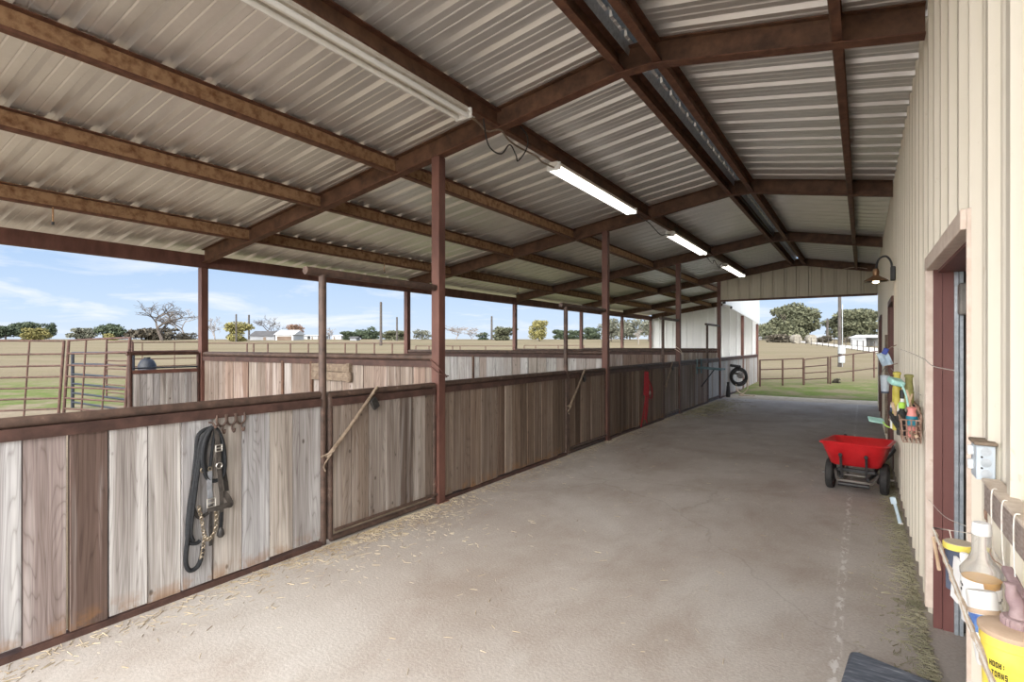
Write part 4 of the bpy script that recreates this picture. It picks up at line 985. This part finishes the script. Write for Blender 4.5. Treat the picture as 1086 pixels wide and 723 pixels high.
# yellow lidded tub
t = thing('yellow_lid_tub', 'dark tub with dusty yellow lid at the far end of the near basket', 'tub', (.250, 2.165, .83))
MB().lathe([(.031, 0), (.033, .12), (.035, .125)], (.250, 2.165, .836), 26).build('body', 'navy_tub', t)
tl_ = MB().lathe([(.0385, 0), (.0395, .003), (.0395, .016), (.0375, .018)], (.250, 2.165, .962), 28).build('lid', 'yellow_plastic', t)
MB().lathe([(.0365, 0), (.0355, .002)], (.250, 2.165, .980), 28).build('lid_top', 'lid_dust', tl_)
tag(MB().cbox((.234, 2.06, .90), (.008, .040, .13), (.15, .0, .3)).build('paper_packet', 'paper_label', bevel=.001), 'white paper packet between the yellow lidded tub and the clear bottle', 'packet')
tag(MB().lathe([(.010, 0), (.011, .022), (.008, .025)], (.248, 2.035, .965), 14).build('bottle_cap', 'plastic_white'), 'small white cap wedged beside the clear bottle', 'cap')
# white jar with blue label
JA = (-.10, .25, 1)
t = thing('white_jar', 'white jar with blue printed band between the clear bottle and yellow bucket', 'jar', (.255, 1.70, .84))
MB().lathe([(.028, 0), (.030, .006), (.030, .16), (.028, .165)], (.257, 1.68, .840), 24, axis=JA).build('body', 'plastic_white', t)
MB().lathe([(.0304, .072), (.0309, .073), (.0309, .112), (.0304, .113)], (.257, 1.68, .840), 24, axis=JA).build('label_band', 'blue_print', t)
MB().lathe([(.0304, .114), (.0312, .115), (.0312, .124), (.0304, .125)], (.257, 1.68, .840), 24, axis=JA).build('rim_band', 'lid_tan', t)
# yellow bucket
ux, uy = .262, 1.50
t = thing('yellow_bucket', 'yellow bucket with tan lid and black lettering at the lower right', 'bucket', (ux, uy, .80))
MB().lathe([(.046, 0), (.048, .008), (.053, .155), (.0555, .157), (.0555, .178)], (ux, uy, .822), 32).build('body', 'yellow_plastic', t)
bucket_body = [o for o in t.children if o.name.startswith('body')][0]
MB().lathe([(.057, 0), (.0585, .003), (.0585, .010), (.050, .014), (.02, .015)], (ux, uy, .998), 32).build('lid', 'lid_tan', t)
FA2 = math.degrees(math.atan2(-uy, -ux))
def lettering(mb, text, c_, rfun, z, a0, hgt, wdeg, step):
    strokes = {'H': [(0, 0, .25, 1), (.75, 0, 1, 1), (.25, .4, .75, .6)], 'O': [(0, 0, .25, 1), (.75, 0, 1, 1), (.25, 0, .75, .2), (.25, .8, .75, 1)], 'F': [(0, 0, .25, 1), (.25, .8, 1, 1), (.25, .42, .8, .6)],
               'C': [(0, 0, .25, 1), (.25, 0, 1, .2), (.25, .8, 1, 1)], 'D': [(0, 0, .25, 1), (.75, .15, 1, .85), (.25, 0, .8, .2), (.25, .8, .8, 1)], 'I': [(.3, 0, .7, 1)], 'T': [(.37, 0, .63, 1), (0, .8, 1, 1)],
               'N': [(0, 0, .25, 1), (.75, 0, 1, 1), (.2, .55, .5, .85), (.45, .2, .8, .5)], 'E': [(0, 0, .25, 1), (.25, 0, 1, .2), (.25, .8, 1, 1), (.25, .4, .8, .6)], 'R': [(0, 0, .25, 1), (.25, .8, 1, 1), (.25, .4, 1, .58), (.75, .58, 1, .8), (.7, 0, 1, .4)],
               'S': [(0, 0, 1, .2), (0, .4, 1, .6), (0, .8, 1, 1), (.75, .2, 1, .4), (0, .6, .25, .8)], ':': [(.3, .15, .7, .4), (.3, .6, .7, .85)], 'W': [(0, 0, .22, 1), (.78, 0, 1, 1), (.39, 0, .61, .7), (.1, 0, .9, .2)], 'K': [(0, 0, .25, 1), (.25, .4, .6, .6), (.6, .55, 1, 1), (.6, 0, 1, .45)]}
    for i, chr_ in enumerate(text):
        for (x0, y0, x1, y1) in strokes.get(chr_, []):
            a = a0 + i * step
            patch(mb, c_, rfun(z + hgt * (y0 + y1) / 2), z + hgt * y0, z + hgt * y1, a + wdeg * x0, a + wdeg * x1, n=2, th=.0008)
lt = MB(); rf_ = lambda z: .048 + (z - .83) / .147 * .005 + .0006
lettering(lt, 'HOOK:', (ux, uy), rf_, .938, FA2 - 44, .011, 4.6, 6.4); lettering(lt, 'TORNS', (ux, uy), rf_, .918, FA2 - 40, .012, 4.6, 6.4)
lt.build('lettering', 'ink_black', bucket_body)
# twisted spout on the bucket lid
px_, py_ = ux + .012, uy + .012
t = thing('twisted_spout', 'mauve twisted spout with ribbed collar standing on the yellow bucket lid', 'spout', (px_, py_, 1.013))
a = MB(); rings = []; n_ = 48
for h_, rr0 in ((0, .030), (.013, .030), (.016, .026)):
    rings.append([Vector((px_ + (rr0 + .0018 * (j % 2)) * math.cos(6.2832 * j / n_), py_ + (rr0 + .0018 * (j % 2)) * math.sin(6.2832 * j / n_), 1.0135 + h_)) for j in range(n_)])
a.loft(rings); a.build('collar', 'mauve_plastic', t, smooth=20)
a = MB(); rings = []
for i in range(34):
    f_ = i / 33; r0 = .0165 - .0065 * f_; z = 1.029 + .060 * f_; tw = f_ * 11
    cx_, cy_ = px_ - .012 * f_, py_ + .026 * f_
    rings.append([Vector((cx_ + r0 * (1 + .15 * math.cos(2 * (6.2832 * j / 20) - tw)) * math.cos(6.2832 * j / 20), cy_ + r0 * (1 + .15 * math.cos(2 * (6.2832 * j / 20) - tw)) * math.sin(6.2832 * j / 20), z)) for j in range(20)])
a.loft(rings); a.build('spout', 'mauve_plastic', t, smooth=60)
tag(MB().cbox((.300, 1.71, 1.035), (.022, .11, .016), (.3, 0, .1)).build('plastic_scoop', 'mauve_plastic', bevel=.005), 'mauve plastic piece lying by the siding behind the spout', 'scoop')

# rubber mat on the floor
t = MB()
ring0 = [(-.055, 3.23), (-.02, 3.25), (.30, 3.14), (.28, 2.2), (-.20, 2.2), (-.085, 2.92)]
t.prism([(x, y, .0) for x, y in ring0], (0, 0, .045))
tag(t.build('rubber_mat', 'mat_rubber', bevel=.015), 'dark blue grey rubber mat on the floor at the bottom right', 'mat')

# ------------------------------------------------------------------ straw (nobody could count it)
def straw(name, material, label, spots, n, lmin=.03, lmax=.11, r=.0016):
    mb = MB()
    for _ in range(n):
        x, y, z = spots()
        a = uni(0, 6.283); L = uni(lmin, lmax) / 2; tz = uni(-.12, .25)
        dx, dy = math.cos(a) * L, math.sin(a) * L
        rr_ = r * uni(.7, 1.6)
        z0 = z + rr_; z1 = z + rr_ + abs(tz) * L
        px_, py_ = -math.sin(a) * rr_, math.cos(a) * rr_
        mb.add([(x - dx + px_, y - dy + py_, z0), (x - dx - px_, y - dy - py_, z0), (x - dx, y - dy, z0 + 1.6 * rr_), (x + dx + px_, y + dy + py_, z1), (x + dx - px_, y + dy - py_, z1), (x + dx, y + dy, z1 + 1.6 * rr_)],
               [(0, 1, 2), (5, 4, 3), (0, 3, 4, 1), (1, 4, 5, 2), (2, 5, 3, 0)])
    tag(mb.build(name, material, smooth=0, normals=False), label, 'straw', kind='stuff')
def s_left():
    y = uni(.2, 16.5); k = math.exp(-((y - 3.3) / 1.0) ** 2)
    return (XP + .06 + random.expovariate(1 / (.11 + .20 * k)), y if rnd() > .35 else random.gauss(3.2, .7), 0)
def s_right():
    y = uni(2.4, 9.0); return (XW - .035 - random.expovariate(1 / .05), y, uni(0, .012))
def s_floor(): return (uni(-3.4, .2), uni(.8, 12), 0)
straw('straw_litter', 'straw', 'straw scattered along the foot of the plank partition', s_left, 3600, .012, .06, .0013)
straw('straw_litter', 'hay_green', 'greenish hay trampled along the foot of the barn siding', s_right, 4500, .015, .06)
straw('straw_litter', 'straw', 'loose straw bits strewn over the concrete aisle', s_floor, 380, .012, .06, .0012)
straw('straw_litter', 'hay_green', 'patch of green hay in front of the saddle rack', lambda: (XP + .15 + abs(random.gauss(0, .35)), random.gauss(14.2, 1.0), 0), 900, .05, .16, .003)

# ------------------------------------------------------------------ outdoors
def spot(x, y, d_):
    a = (x - 543.0) / FPX; b_ = (HY - y) / FPX
    return Vector((d_ * (CS * a - SN), d_ * (SN * a + CS), CH + d_ * b_))
def onz(x, y, z=-.03): return spot(x, y, (CH - z) * FPX / (y - HY))
RT = Vector((CS, SN, 0)); FW = Vector((-SN, CS, 0))
def pipe_run(name, label, cat, pts, heights, rails, pr=.03, rr_=.024, material='outdoor_pipe', group=None, lean=0):
    t = thing(name, label, cat, tuple(pts[0]), group)
    for p_, h_ in zip(pts, heights):
        MB().tube([p_ - Vector((0, 0, .05)), p_ + Vector((0, 0, h_)) + RT * lean], pr, 10).build('post', material, t)
    for f_ in rails:
        m_ = MB(); m_.tube([p_ + Vector((0, 0, h_ * f_)) + RT * lean * f_ for p_, h_ in zip(pts, heights)], rr_, 8); m_.build('rail', material, t)
    return t
# fence beyond the open end
fp = [onz(806, 412), onz(830, 411.3), onz(852, 411)]
pipe_run('pipe_fence', 'rusty pipe fence left of the pipe gate beyond the open end', 'fence', fp, [1.08, 1.10, 1.13], [.99, .66, .33, .02], .032, .022, group='pipe fences')
gp = [fp[2] + FW * .06 + RT * .06, onz(879, 409.8) + FW * .06]
pipe_run('pipe_gate', 'rusty four rail pipe gate beyond the open end', 'gate', gp, [1.10, 1.18], [.98, .72, .50, .28, .04], .028, .02)
fp2 = [onz(880.5, 410), onz(905, 408), onz(927, 405), onz(950, 403)]
pipe_run('pipe_fence', 'rusty pipe fence right of the pipe gate beyond the open end', 'fence', fp2, [1.18, 1.28, 1.36, 1.45], [.99, .45], .032, .022, group='pipe fences')
# left corral
def up(x, yt, d_): 
    p_ = spot(x, yt, d_); return p_
def corral_panel(label, x0, x1, d0, d1, ytop0, ytop1, nr, mids, name='corral_panel', material='outdoor_pipe', h0=None, rr_=.018, lean=0.0):
    a, b_ = up(x0, ytop0, d0), up(x1, ytop1, d1)
    t = thing(name, label, 'corral panel' if name == 'corral_panel' else 'gate', (a.x, a.y, 0), 'corral panels and gates')
    gz_ = -.03
    for k in range(nr):
        f_ = k / (nr - 1); m_ = MB()
        za, zb_ = a.z + (.12 - a.z) * f_ ** .92, b_.z + (.12 - b_.z) * f_ ** .92
        o_ = -RT * lean * f_; m_.tube([Vector((a.x, a.y, za)) + o_, Vector(((a.x + b_.x) / 2, (a.y + b_.y) / 2, (za + zb_) / 2 + uni(-.01, .01))) + o_, Vector((b_.x, b_.y, zb_)) + o_], rr_, 8); m_.build('rail', material, t)
    for f_ in (0, 1):
        p_ = a.lerp(b_, f_); MB().tube([Vector((p_.x, p_.y, gz_)) - RT * lean * 1.08, (p_.x, p_.y, p_.z + .01)], rr_ * 1.5, 8).build('stile', material, t)
    for f_ in mids:
        p_ = a.lerp(b_, f_); MB().tube([Vector((p_.x, p_.y, .1)) - RT * lean, (p_.x, p_.y, p_.z)], rr_ * .9, 8).build('upright', material, t)
corral_panel('rusty corral panel at the far left edge', -55, 68, 10.2, 10.8, 362, 361.5, 8, (.4, .69), lean=.12)
corral_panel('rusty corral panel between the left panel and the half gate', 73, 138, 10.8, 10.0, 361, 358, 8, (.30, .64), lean=.11)
corral_panel('dark blue tube gate standing open behind the corral panel', 77, 141, 14.0, 12.0, 374, 374, 6, (), 'tube_gate', 'blue_gate', rr_=.026)
corral_panel('small rusty corral panel farther back by the half gate', 113, 140, 17, 16, 363, 362, 7, (), rr_=.02)
corral_panel('farthest left rusty corral panel seen above the half gate', 141, 212, 22, 24, 363, 362.5, 6, (.13, .6), rr_=.022)
a_ = onz(157, 420); t = thing('water_trough', 'dark blue tank standing behind the half gate', 'tank', tuple(a_))
q_ = spot(156, 400, 17.0); z_ = -.03
MB().lathe([(.22, 0), (.25, .1), (.25, 1.0), (.18, 1.15), (.10, 1.2)], (q_.x, q_.y, z_), 20).build('body', 'blue_gate', t)
MB().lathe([(.09, 0), (.09, .06)], (q_.x, q_.y, z_ + 1.19), 14).build('cap', 'cable_black', t)
# paddock fence behind the stalls
def field_fence(label, xs, y_top, d0, d1, h_, rails, pr=.035, rr_=.025):
    pts = []; hs = []
    for i, x in enumerate(xs):
        f_ = (x - xs[0]) / (xs[-1] - xs[0]); d_ = d0 + (d1 - d0) * f_
        p_ = spot(x, y_top, d_); gzz = gz(p_.x, p_.y); pts.append(Vector((p_.x, p_.y, gzz))); hs.append(p_.z - gzz)
    pipe_run('pipe_fence', label, 'fence', pts, hs, rails, pr, rr_, group='pipe fences')
field_fence('rusty pipe fence crossing the paddock left of the nearest tall post', [219, 262, 269, 284, 308, 327, 345, 366, 378, 397, 416, 430], 363.6, 27, 27, 1.4, [.99, .62, .25])
field_fence('rusty pipe fence in the paddock right of the nearest tall post', [441, 455, 480, 488, 515, 546], 366.6, 36, 36, 1.3, [.99, .6, .25])
field_fence('rusty pipe fence in the paddock left of the second tall post', [556, 568, 592, 616, 619], 366.0, 40, 40, 1.3, [.99, .5])

def ground_at(x, d_):
    p_ = spot(x, 366, d_); return Vector((p_.x, p_.y, gz(p_.x, p_.y)))
def leafy(label, x, yt, yb, wpx, d_, leaf, name='leafy_tree', n=3000, trunk=.25, cat='tree', size=None, bark='bark_dark', squash=1.0):
    b_ = ground_at(x, d_); zb_ = min(b_.z, spot(x, yb, d_).z) if True else b_.z
    top = spot(x, yt, d_).z; H_ = top - zb_; W_ = wpx * d_ / FPX
    t = thing(name, label, cat, (b_.x, b_.y, zb_), 'trees and brush on the skyline')
    mb = MB(); sz = size or max(.16, W_ * .035)
    nb = 24; blobs = []
    for k in range(nb):
        a = uni(0, 6.283); rr_ = math.sqrt(rnd()) * W_ * .37
        zz = uni(trunk, .88)
        sh_ = .55 + .45 * math.sin(math.pi * min(1, max(0, (zz - trunk) / (1 - trunk))) * .85 + .35)
        blobs.append((rr_ * math.cos(a) * sh_, rr_ * math.sin(a) * sh_, zz * H_, W_ * uni(.15, .24), H_ * uni(.11, .19)))
    for _ in range(n):
        bx, by, bz, br, bh = random.choice(blobs)
        while True:
            u_, v_, w_ = uni(-1, 1), uni(-1, 1), uni(-1, 1); q = u_ * u_ + v_ * v_ + w_ * w_
            if .15 < q < 1: break
        c_ = Vector((b_.x + bx + u_ * br, b_.y + by + v_ * br, zb_ + max(.05 * H_, bz + w_ * bh)))
        e1 = Vector((uni(-1, 1), uni(-1, 1), uni(-1, 1))).normalized() * sz * uni(.6, 1.3); e2 = Vector((uni(-1, 1), uni(-1, 1), uni(-1, 1))).normalized() * sz * uni(.6, 1.3)
        mb.add([c_ - e1, c_ + e2, c_ + e1, c_ - e2], [(0, 1, 2, 3)])
    mb.build('crown', leaf, t, smooth=0, normals=False)
    tr = MB(); hgt = H_ * max(trunk + .25, .3); r0 = max(.06, W_ * .022)
    tr.tube([(b_.x, b_.y, zb_ - .1), (b_.x + .1 * r0, b_.y, zb_ + hgt * .5), (b_.x, b_.y, zb_ + hgt)], [r0 * 1.3, r0, r0 * .7], 7)
    for k in range(4):
        a = uni(0, 6.283); tr.tube([(b_.x, b_.y, zb_ + hgt * .6), (b_.x + W_ * .2 * math.cos(a), b_.y + W_ * .2 * math.sin(a), zb_ + H_ * .7)], [r0 * .6, r0 * .25], 5)
    tr.build('trunk', bark, t)
def bare(label, x, yt, yb, wpx, d_, bark='bark_grey', depth=5, seed=1, rbase=.03, name='bare_tree'):
    rg = random.Random(seed); b_ = ground_at(x, d_); zb_ = min(b_.z, spot(x, yb, d_).z)
    H_ = spot(x, yt, d_).z - zb_; W_ = wpx * d_ / FPX
    t = thing(name, label, 'tree', (b_.x, b_.y, zb_), 'trees and brush on the skyline')
    segs = []
    def grow(p_, dir_, L, r, lev):
        q_ = p_ + dir_ * L; mid = p_ + dir_ * L * .5 + Vector((rg.uniform(-1, 1), rg.uniform(-1, 1), rg.uniform(-.4, .6))) * L * .06
        segs.append((p_, mid, q_, r, r * .68))
        if lev == 0: return
        for k in range(3 if lev > 1 else 4):
            ax = Vector((rg.uniform(-1, 1), rg.uniform(-1, 1), rg.uniform(-.25, .55))).normalized()
            nd = (dir_ * .75 + ax * rg.uniform(.55, .95)).normalized()
            grow(q_ if k < 2 else mid, nd, L * rg.uniform(.62, .84), r * .62, lev - 1)
    grow(Vector((0, 0, 0)), Vector((.03, 0, 1)), 1.0, rbase * 3, depth)
    zmax = max(s_[2].z for s_ in segs); ws_ = sorted(s_[2].dot(RT) for s_ in segs); ex = ws_[-2] - ws_[1]; mid_ = (ws_[-2] + ws_[1]) / 2
    kz = H_ / zmax; kw = W_ / max(ex, .1)
    def tf(v):
        q = v - RT * mid_ * min(1, v.z / (zmax * .5))
        return Vector((b_.x + q.x * kw, b_.y + q.y * kw, zb_ + v.z * kz))
    tr = MB(); br = MB()
    for i, (p_, m_, q_, r0, r1) in enumerate(segs):
        s_ = (kz + kw) / 2; mn = .022
        (tr if i == 0 else br).tube([tf(p_), tf(m_), tf(q_)], [max(mn, r0 * s_), max(mn, (r0 + r1) / 2 * s_), max(mn * .7, r1 * s_)], 5 if i < 30 else 3)
    tr.build('trunk', bark, t); br.build('branches', bark, t, normals=False)

leafy('dark evergreen at the far left edge of the skyline', 6, 346, 360, 30, 125, 'leaf_dark')
leafy('dark evergreen behind the yellow tree, far left', 29, 341.5, 360, 30, 142, 'leaf_dark')
leafy('small bright yellow tree on the far left skyline', 37, 347, 361, 26, 108, 'leaf_yellow', trunk=.08)
leafy('narrow dark conifer right of the small yellow tree', 52, 342.5, 360, 16, 128, 'leaf_dark', name='conifer_tree', trunk=.08)
leafy('loose grey green tree above the left corral panels', 88, 347.5, 360, 30, 128, 'leaf_grey', trunk=.1)
leafy('dark evergreen left of the big bare tree', 119, 344, 360, 34, 125, 'leaf_dark', trunk=.1)
leafy('small yellow bush in front of the dark evergreen', 117, 353, 361, 15, 114, 'leaf_yellow', name='round_bush', cat='bush', trunk=.02, n=600)
bare('big dark bare tree left of the first eave post', 172, 318, 361, 66, 110, 'bark_dark', 5, 3, .034)
bare('smaller bare tree touching the first eave post', 197, 327, 361, 36, 132, 'bark_grey', 5, 8, .028)
leafy('low brown brush mound under the bare trees', 166, 348, 361, 54, 118, 'leaf_brush', name='brush_mound', cat='bush', trunk=.02, n=1600)
leafy('low brown brush beside the first eave post', 200, 352, 361, 26, 127, 'leaf_brush', name='brush_mound', cat='bush', trunk=.02, n=900)
bare('pale bare tree just right of the first eave post', 228, 335, 362, 24, 115, 'bark_grey', 5, 12, .028)
leafy('rounded yellow green tree beside the grey house', 253, 341, 363, 30, 105, 'leaf_yellow', trunk=.1)
bare('dense bare tree rising behind the grey house', 287, 333, 360, 32, 135, 'bark_dark', 5, 21, .03)
leafy('reddish brown tree behind the white shed', 313, 344, 360, 19, 138, 'leaf_rust', trunk=.25)
bare('little bare tree beside the white trailer', 349, 347, 361, 14, 118, 'bark_grey', 4, 5, .03)
leafy('small dark evergreen left of the round evergreen', 369, 351, 361, 18, 120, 'leaf_dark', trunk=.05)
leafy('round dark evergreen left of the black utility pole', 389, 347, 361, 30, 132, 'leaf_dark', trunk=.05, n=2200)
leafy('low green brush right of the black utility pole', 421, 351, 361, 32, 118, 'leaf_oak', name='brush_mound', cat='bush', trunk=.03)
leafy('loose grey tree just left of the nearest tall post', 448, 348, 361, 24, 122, 'leaf_grey', trunk=.1, n=800)
bare('bare grey shrub just right of the nearest tall post', 484, 345, 361, 30, 118, 'bark_grey', 5, 31, .022)
bare('second bare grey shrub right of the nearest tall post', 502, 347, 361, 22, 118, 'bark_grey', 5, 36, .022)
leafy('dark bush between the bare shrubs and green tree', 512, 352, 361, 16, 120, 'leaf_dark', name='round_bush', cat='bush', trunk=.03, n=700)
leafy('green spreading tree left of the third eave post', 535, 345, 361, 30, 115, 'leaf_oak', trunk=.05)
leafy('yellow green tree right of the third eave post', 572, 339.5, 361, 25, 105, 'leaf_yellow', trunk=.22)
leafy('small dark tree between the third and fourth eave posts', 594, 349, 361, 18, 128, 'leaf_dark', trunk=.1)
leafy('dark tree beside the fourth eave post', 611, 349, 361, 20, 130, 'leaf_dark', trunk=.1)
leafy('dark tree just left of the second tall aisle post', 627, 347, 361, 22, 128, 'leaf_dark', trunk=.1)
leafy('tall grey green tree behind the second tall aisle post', 648, 337, 361, 30, 100, 'leaf_grey', trunk=.2, n=2000)
leafy('tall grey green tree beside the fifth eave post', 668, 336, 361, 30, 118, 'leaf_grey', trunk=.2, n=2000)
leafy('tall grey green tree against the white back wall', 688, 338, 361, 26, 102, 'leaf_grey', trunk=.25, n=1800)
bare('slim bare tree in the field before the white back wall', 677, 349, 363, 10, 80, 'bark_grey', 4, 44, .03)
leafy('broad olive oak left in the open end', 838, 321, 361, 66, 112, 'leaf_oak', n=10000, trunk=.10, size=.30)
leafy('broad olive oak right of the meter pole', 908, 327, 362, 60, 116, 'leaf_oak', n=9000, trunk=.10, size=.30)
leafy('grey green trees edging the far left of the open end', 810, 343, 361, 26, 138, 'leaf_grey', n=1500, trunk=.08)
leafy('low brown hedge running under the oaks', 826, 354.5, 362, 34, 95, 'leaf_brush', name='brush_mound', cat='bush', trunk=.02, n=1500)
leafy('low brown hedge right of the hay bales', 875, 356, 363, 20, 92, 'leaf_brush', name='brush_mound', cat='bush', trunk=.02, n=1000)
leafy('low brown hedge between the pole and the white shed', 905, 356.5, 364, 26, 92, 'leaf_brush', name='brush_mound', cat='bush', trunk=.02, n=1000)
leafy('small dry weed clump beside the pipe gate', 887, 401, 410, 8, 21.5, 'leaf_brush', name='weed_clump', cat='weed', trunk=.02, n=250, size=.05)

def hut(name, label, x0, x1, ye, yr, d_, wall, roof, ybase=362, depth=6, cat='building', door=None, openfront=False):
    a = spot(x0, 366, d_); b_ = spot(x1, 366, d_)
    z0 = gz(a.x, a.y) - .1; ze = spot(x0, ye, d_).z; zr_ = spot(x0, yr, d_).z
    t = thing(name, label, cat, (a.x, a.y, z0)); D_ = FW * depth
    A, B_ = Vector((a.x, a.y, 0)), Vector((b_.x, b_.y, 0))
    w_ = MB()
    def P3(p_, z): return (p_.x, p_.y, z)
    if openfront:
        for (p_, q_) in ((A, A + D_), (B_, B_ + D_), (A + D_, B_ + D_)):
            w_.bar((p_.x, p_.y, (z0 + ze) / 2), (q_.x, q_.y, (z0 + ze) / 2), .1, ze - z0)
    else:
        w_.prism([P3(A, z0), P3(B_, z0), P3(B_, ze), P3(A, ze)], D_)
    w_.build('walls', wall, t)
    r_ = MB(); ov = RT * .3; f0 = -FW * .3
    mid0, mid1 = A + D_ / 2, B_ + D_ / 2
    r_.add([P3(A - ov + f0, ze - .05), P3(B_ + ov + f0, ze - .05), P3(B_ + ov + D_ - f0, ze - .05), P3(A - ov + D_ - f0, ze - .05), P3(mid0 - ov, zr_), P3(mid1 + ov, zr_)],
           [(0, 1, 5, 4), (2, 3, 4, 5), (0, 4, 3), (1, 2, 5), (0, 3, 2, 1)])
    r_.build('roof', roof, t, smooth=0)
    if door:
        for (f0_, f1_, zt) in door:
            p_ = A.lerp(B_, f0_) - FW * .06; q_ = A.lerp(B_, f1_) - FW * .06
            MB().prism([P3(p_, z0), P3(q_, z0), P3(q_, z0 + (ze - z0) * zt), P3(p_, z0 + (ze - z0) * zt)], FW * .05).build('door', 'shed_brown', t)
hut('farm_house', 'grey farm house with dark roof beyond the paddock', 265, 291, 356, 350.5, 118, 'house_wall', 'house_roof', door=[(.55, .66, .7)])
hut('white_shed', 'white gable shed beside the grey farm house', 292, 311, 354.5, 349.5, 116, 'house_white', 'house_white', door=[(.1, .9, .7)])
for (x0, x1, lab) in ((315, 326, 'leftmost white trailer right of the white shed'), (329, 337, 'middle white trailer right of the white shed'), (340, 345, 'short white trailer left of the near pipe post'), (352, 362, 'white trailer right of the near pipe post')):
    hut('parked_trailer', lab, x0, x1, 356, 355.2, 132, 'house_white', 'house_white', depth=2.4, cat='trailer', door=[(.2, .34, .7)])
hut('dark_trailer', 'low dark shed at the foot of the round evergreen', 371, 378, 358, 356.6, 112, 'house_wall', 'house_roof', depth=2.5)
hut('open_shed', 'white open fronted loafing shed seen through the open end', 918, 936, 357.5, 354.8, 70, 'house_white', 'house_white', depth=3, openfront=True)
for (x0, x1, y_, lab) in ((800, 808, 357.5, 'small white building left of the broad oak'),):
    hut('small_building', lab, x0, x1, y_, y_ - 1, 120, 'house_white', 'house_white', depth=4)
for (x, lab) in ((846, 'left round hay bale under the oak hedge'), (862, 'right round hay bale under the oak hedge')):
    b_ = ground_at(x, 88); r0 = .74
    tag(MB().lathe([(r0 * .96, 0), (r0, .06), (r0, 1.14), (r0 * .96, 1.2)], (b_.x - RT.x * 0, b_.y, b_.z + r0 * .95), 20, axis=FW).build('hay_bale', 'hay_bale'), lab, 'hay bale', 'round hay bales')

def upole(label, x, yt, d_, r=.12, arm=False, name='utility_pole'):
    b_ = ground_at(x, d_); top = spot(x, yt, d_).z
    t = thing(name, label, 'pole', tuple(b_), 'utility poles')
    MB().tube([(b_.x, b_.y, b_.z - .2), (b_.x, b_.y, top)], [r * 1.2, r], 8).build('shaft', 'grey_pole', t)
    MB().lathe([(r * 1.1, 0), (r * .7, .2)], (b_.x, b_.y, top), 8).build('cap', 'grey_pole', t)
    return t, b_
upole('dark utility pole left of the nearest tall post', 404, 321.5, 75, .16)
upole('short pale utility pole right of the dark utility pole', 421, 337, 110, .16)
upole('thin pole in front of the yellow green tree', 250.5, 334, 100, .14)
upole('thin pole just left of the grey house roof', 264, 334.5, 125, .2)
upole('thin pole behind the bare grey shrubs', 521.5, 336, 120, .2)
upole('distant short pole between the two oaks', 877.5, 338.5, 110, .2)
t, b_ = upole('tall meter pole standing in the open end between the oaks', 890.5, 300, 31, .08, name='meter_pole')
for dz, w_, h_ in ((.95, .34, .50), (.40, .28, .42)):
    MB().cbox((b_.x - FW.x * .2, b_.y - FW.y * .2, b_.z + dz + .05), (w_, .18, h_), (0, 0, TH)).build('meter_box', 'meter_white', t, bevel=.02)
MB().tube([(b_.x + RT.x * .16, b_.y + RT.y * .16, b_.z), (b_.x + RT.x * .16, b_.y + RT.y * .16, b_.z + 3.6)], .022, 8).build('conduit', 'meter_white', t)
MB().tube([(b_.x, b_.y, b_.z + 4.95), (b_.x - RT.x * .25, b_.y - RT.y * .25, b_.z + 4.95)], .03, 8).build('lamp_arm', 'grey_pole', t)
# ranch road with its post fence
def hit(x, y):
    d_ = 20.
    while d_ < 200:
        p_ = spot(x, y, d_)
        if p_.z <= gz(p_.x, p_.y): return Vector((p_.x, p_.y, gz(p_.x, p_.y)))
        d_ += .25
    return p_
rd = MB(); vs = []
prs = [((840, 361.2), (840, 362.3)), ((862, 363.0), (862, 364.6)), ((885, 365.4), (885, 367.6)), ((910, 367.8), (910, 371.2)), ((945, 370.5), (945, 376.5)), ((985, 373.5), (985, 382))]
for a, b_ in prs:
    for q_ in (a, b_): 
        p_ = hit(*q_); vs.append(p_ + Vector((0, 0, .05)))
k = len(prs); rd.add(vs, [(2 * i, 2 * i + 1, 2 * i + 3, 2 * i + 2) for i in range(k - 1)])
struct(rd, 'gravel_road', 'gravel', smooth=0)
t = thing('post_fence', 'line of thin fence posts along the pale ranch road', 'fence', tuple(hit(842, 364.5)), 'pipe fences')
wpts = []
for i in range(19):
    f_ = i / 18; x = 842 + (952 - 842) * f_ ; y = 364.6 + 14.5 * f_ ** 1.35
    p_ = hit(x, y); wpts.append(p_ + Vector((0, 0, 1.05)))
    MB().tube([p_ - Vector((0, 0, .1)), p_ + Vector((0, 0, 1.1))], .05, 6).build('post', 'grey_pole', t)
MB().tube(wpts, .012, 4).build('wire', 'grey_pole', t)
MB().tube([p_ - Vector((0, 0, .5)) for p_ in wpts], .012, 4).build('wire', 'grey_pole', t)
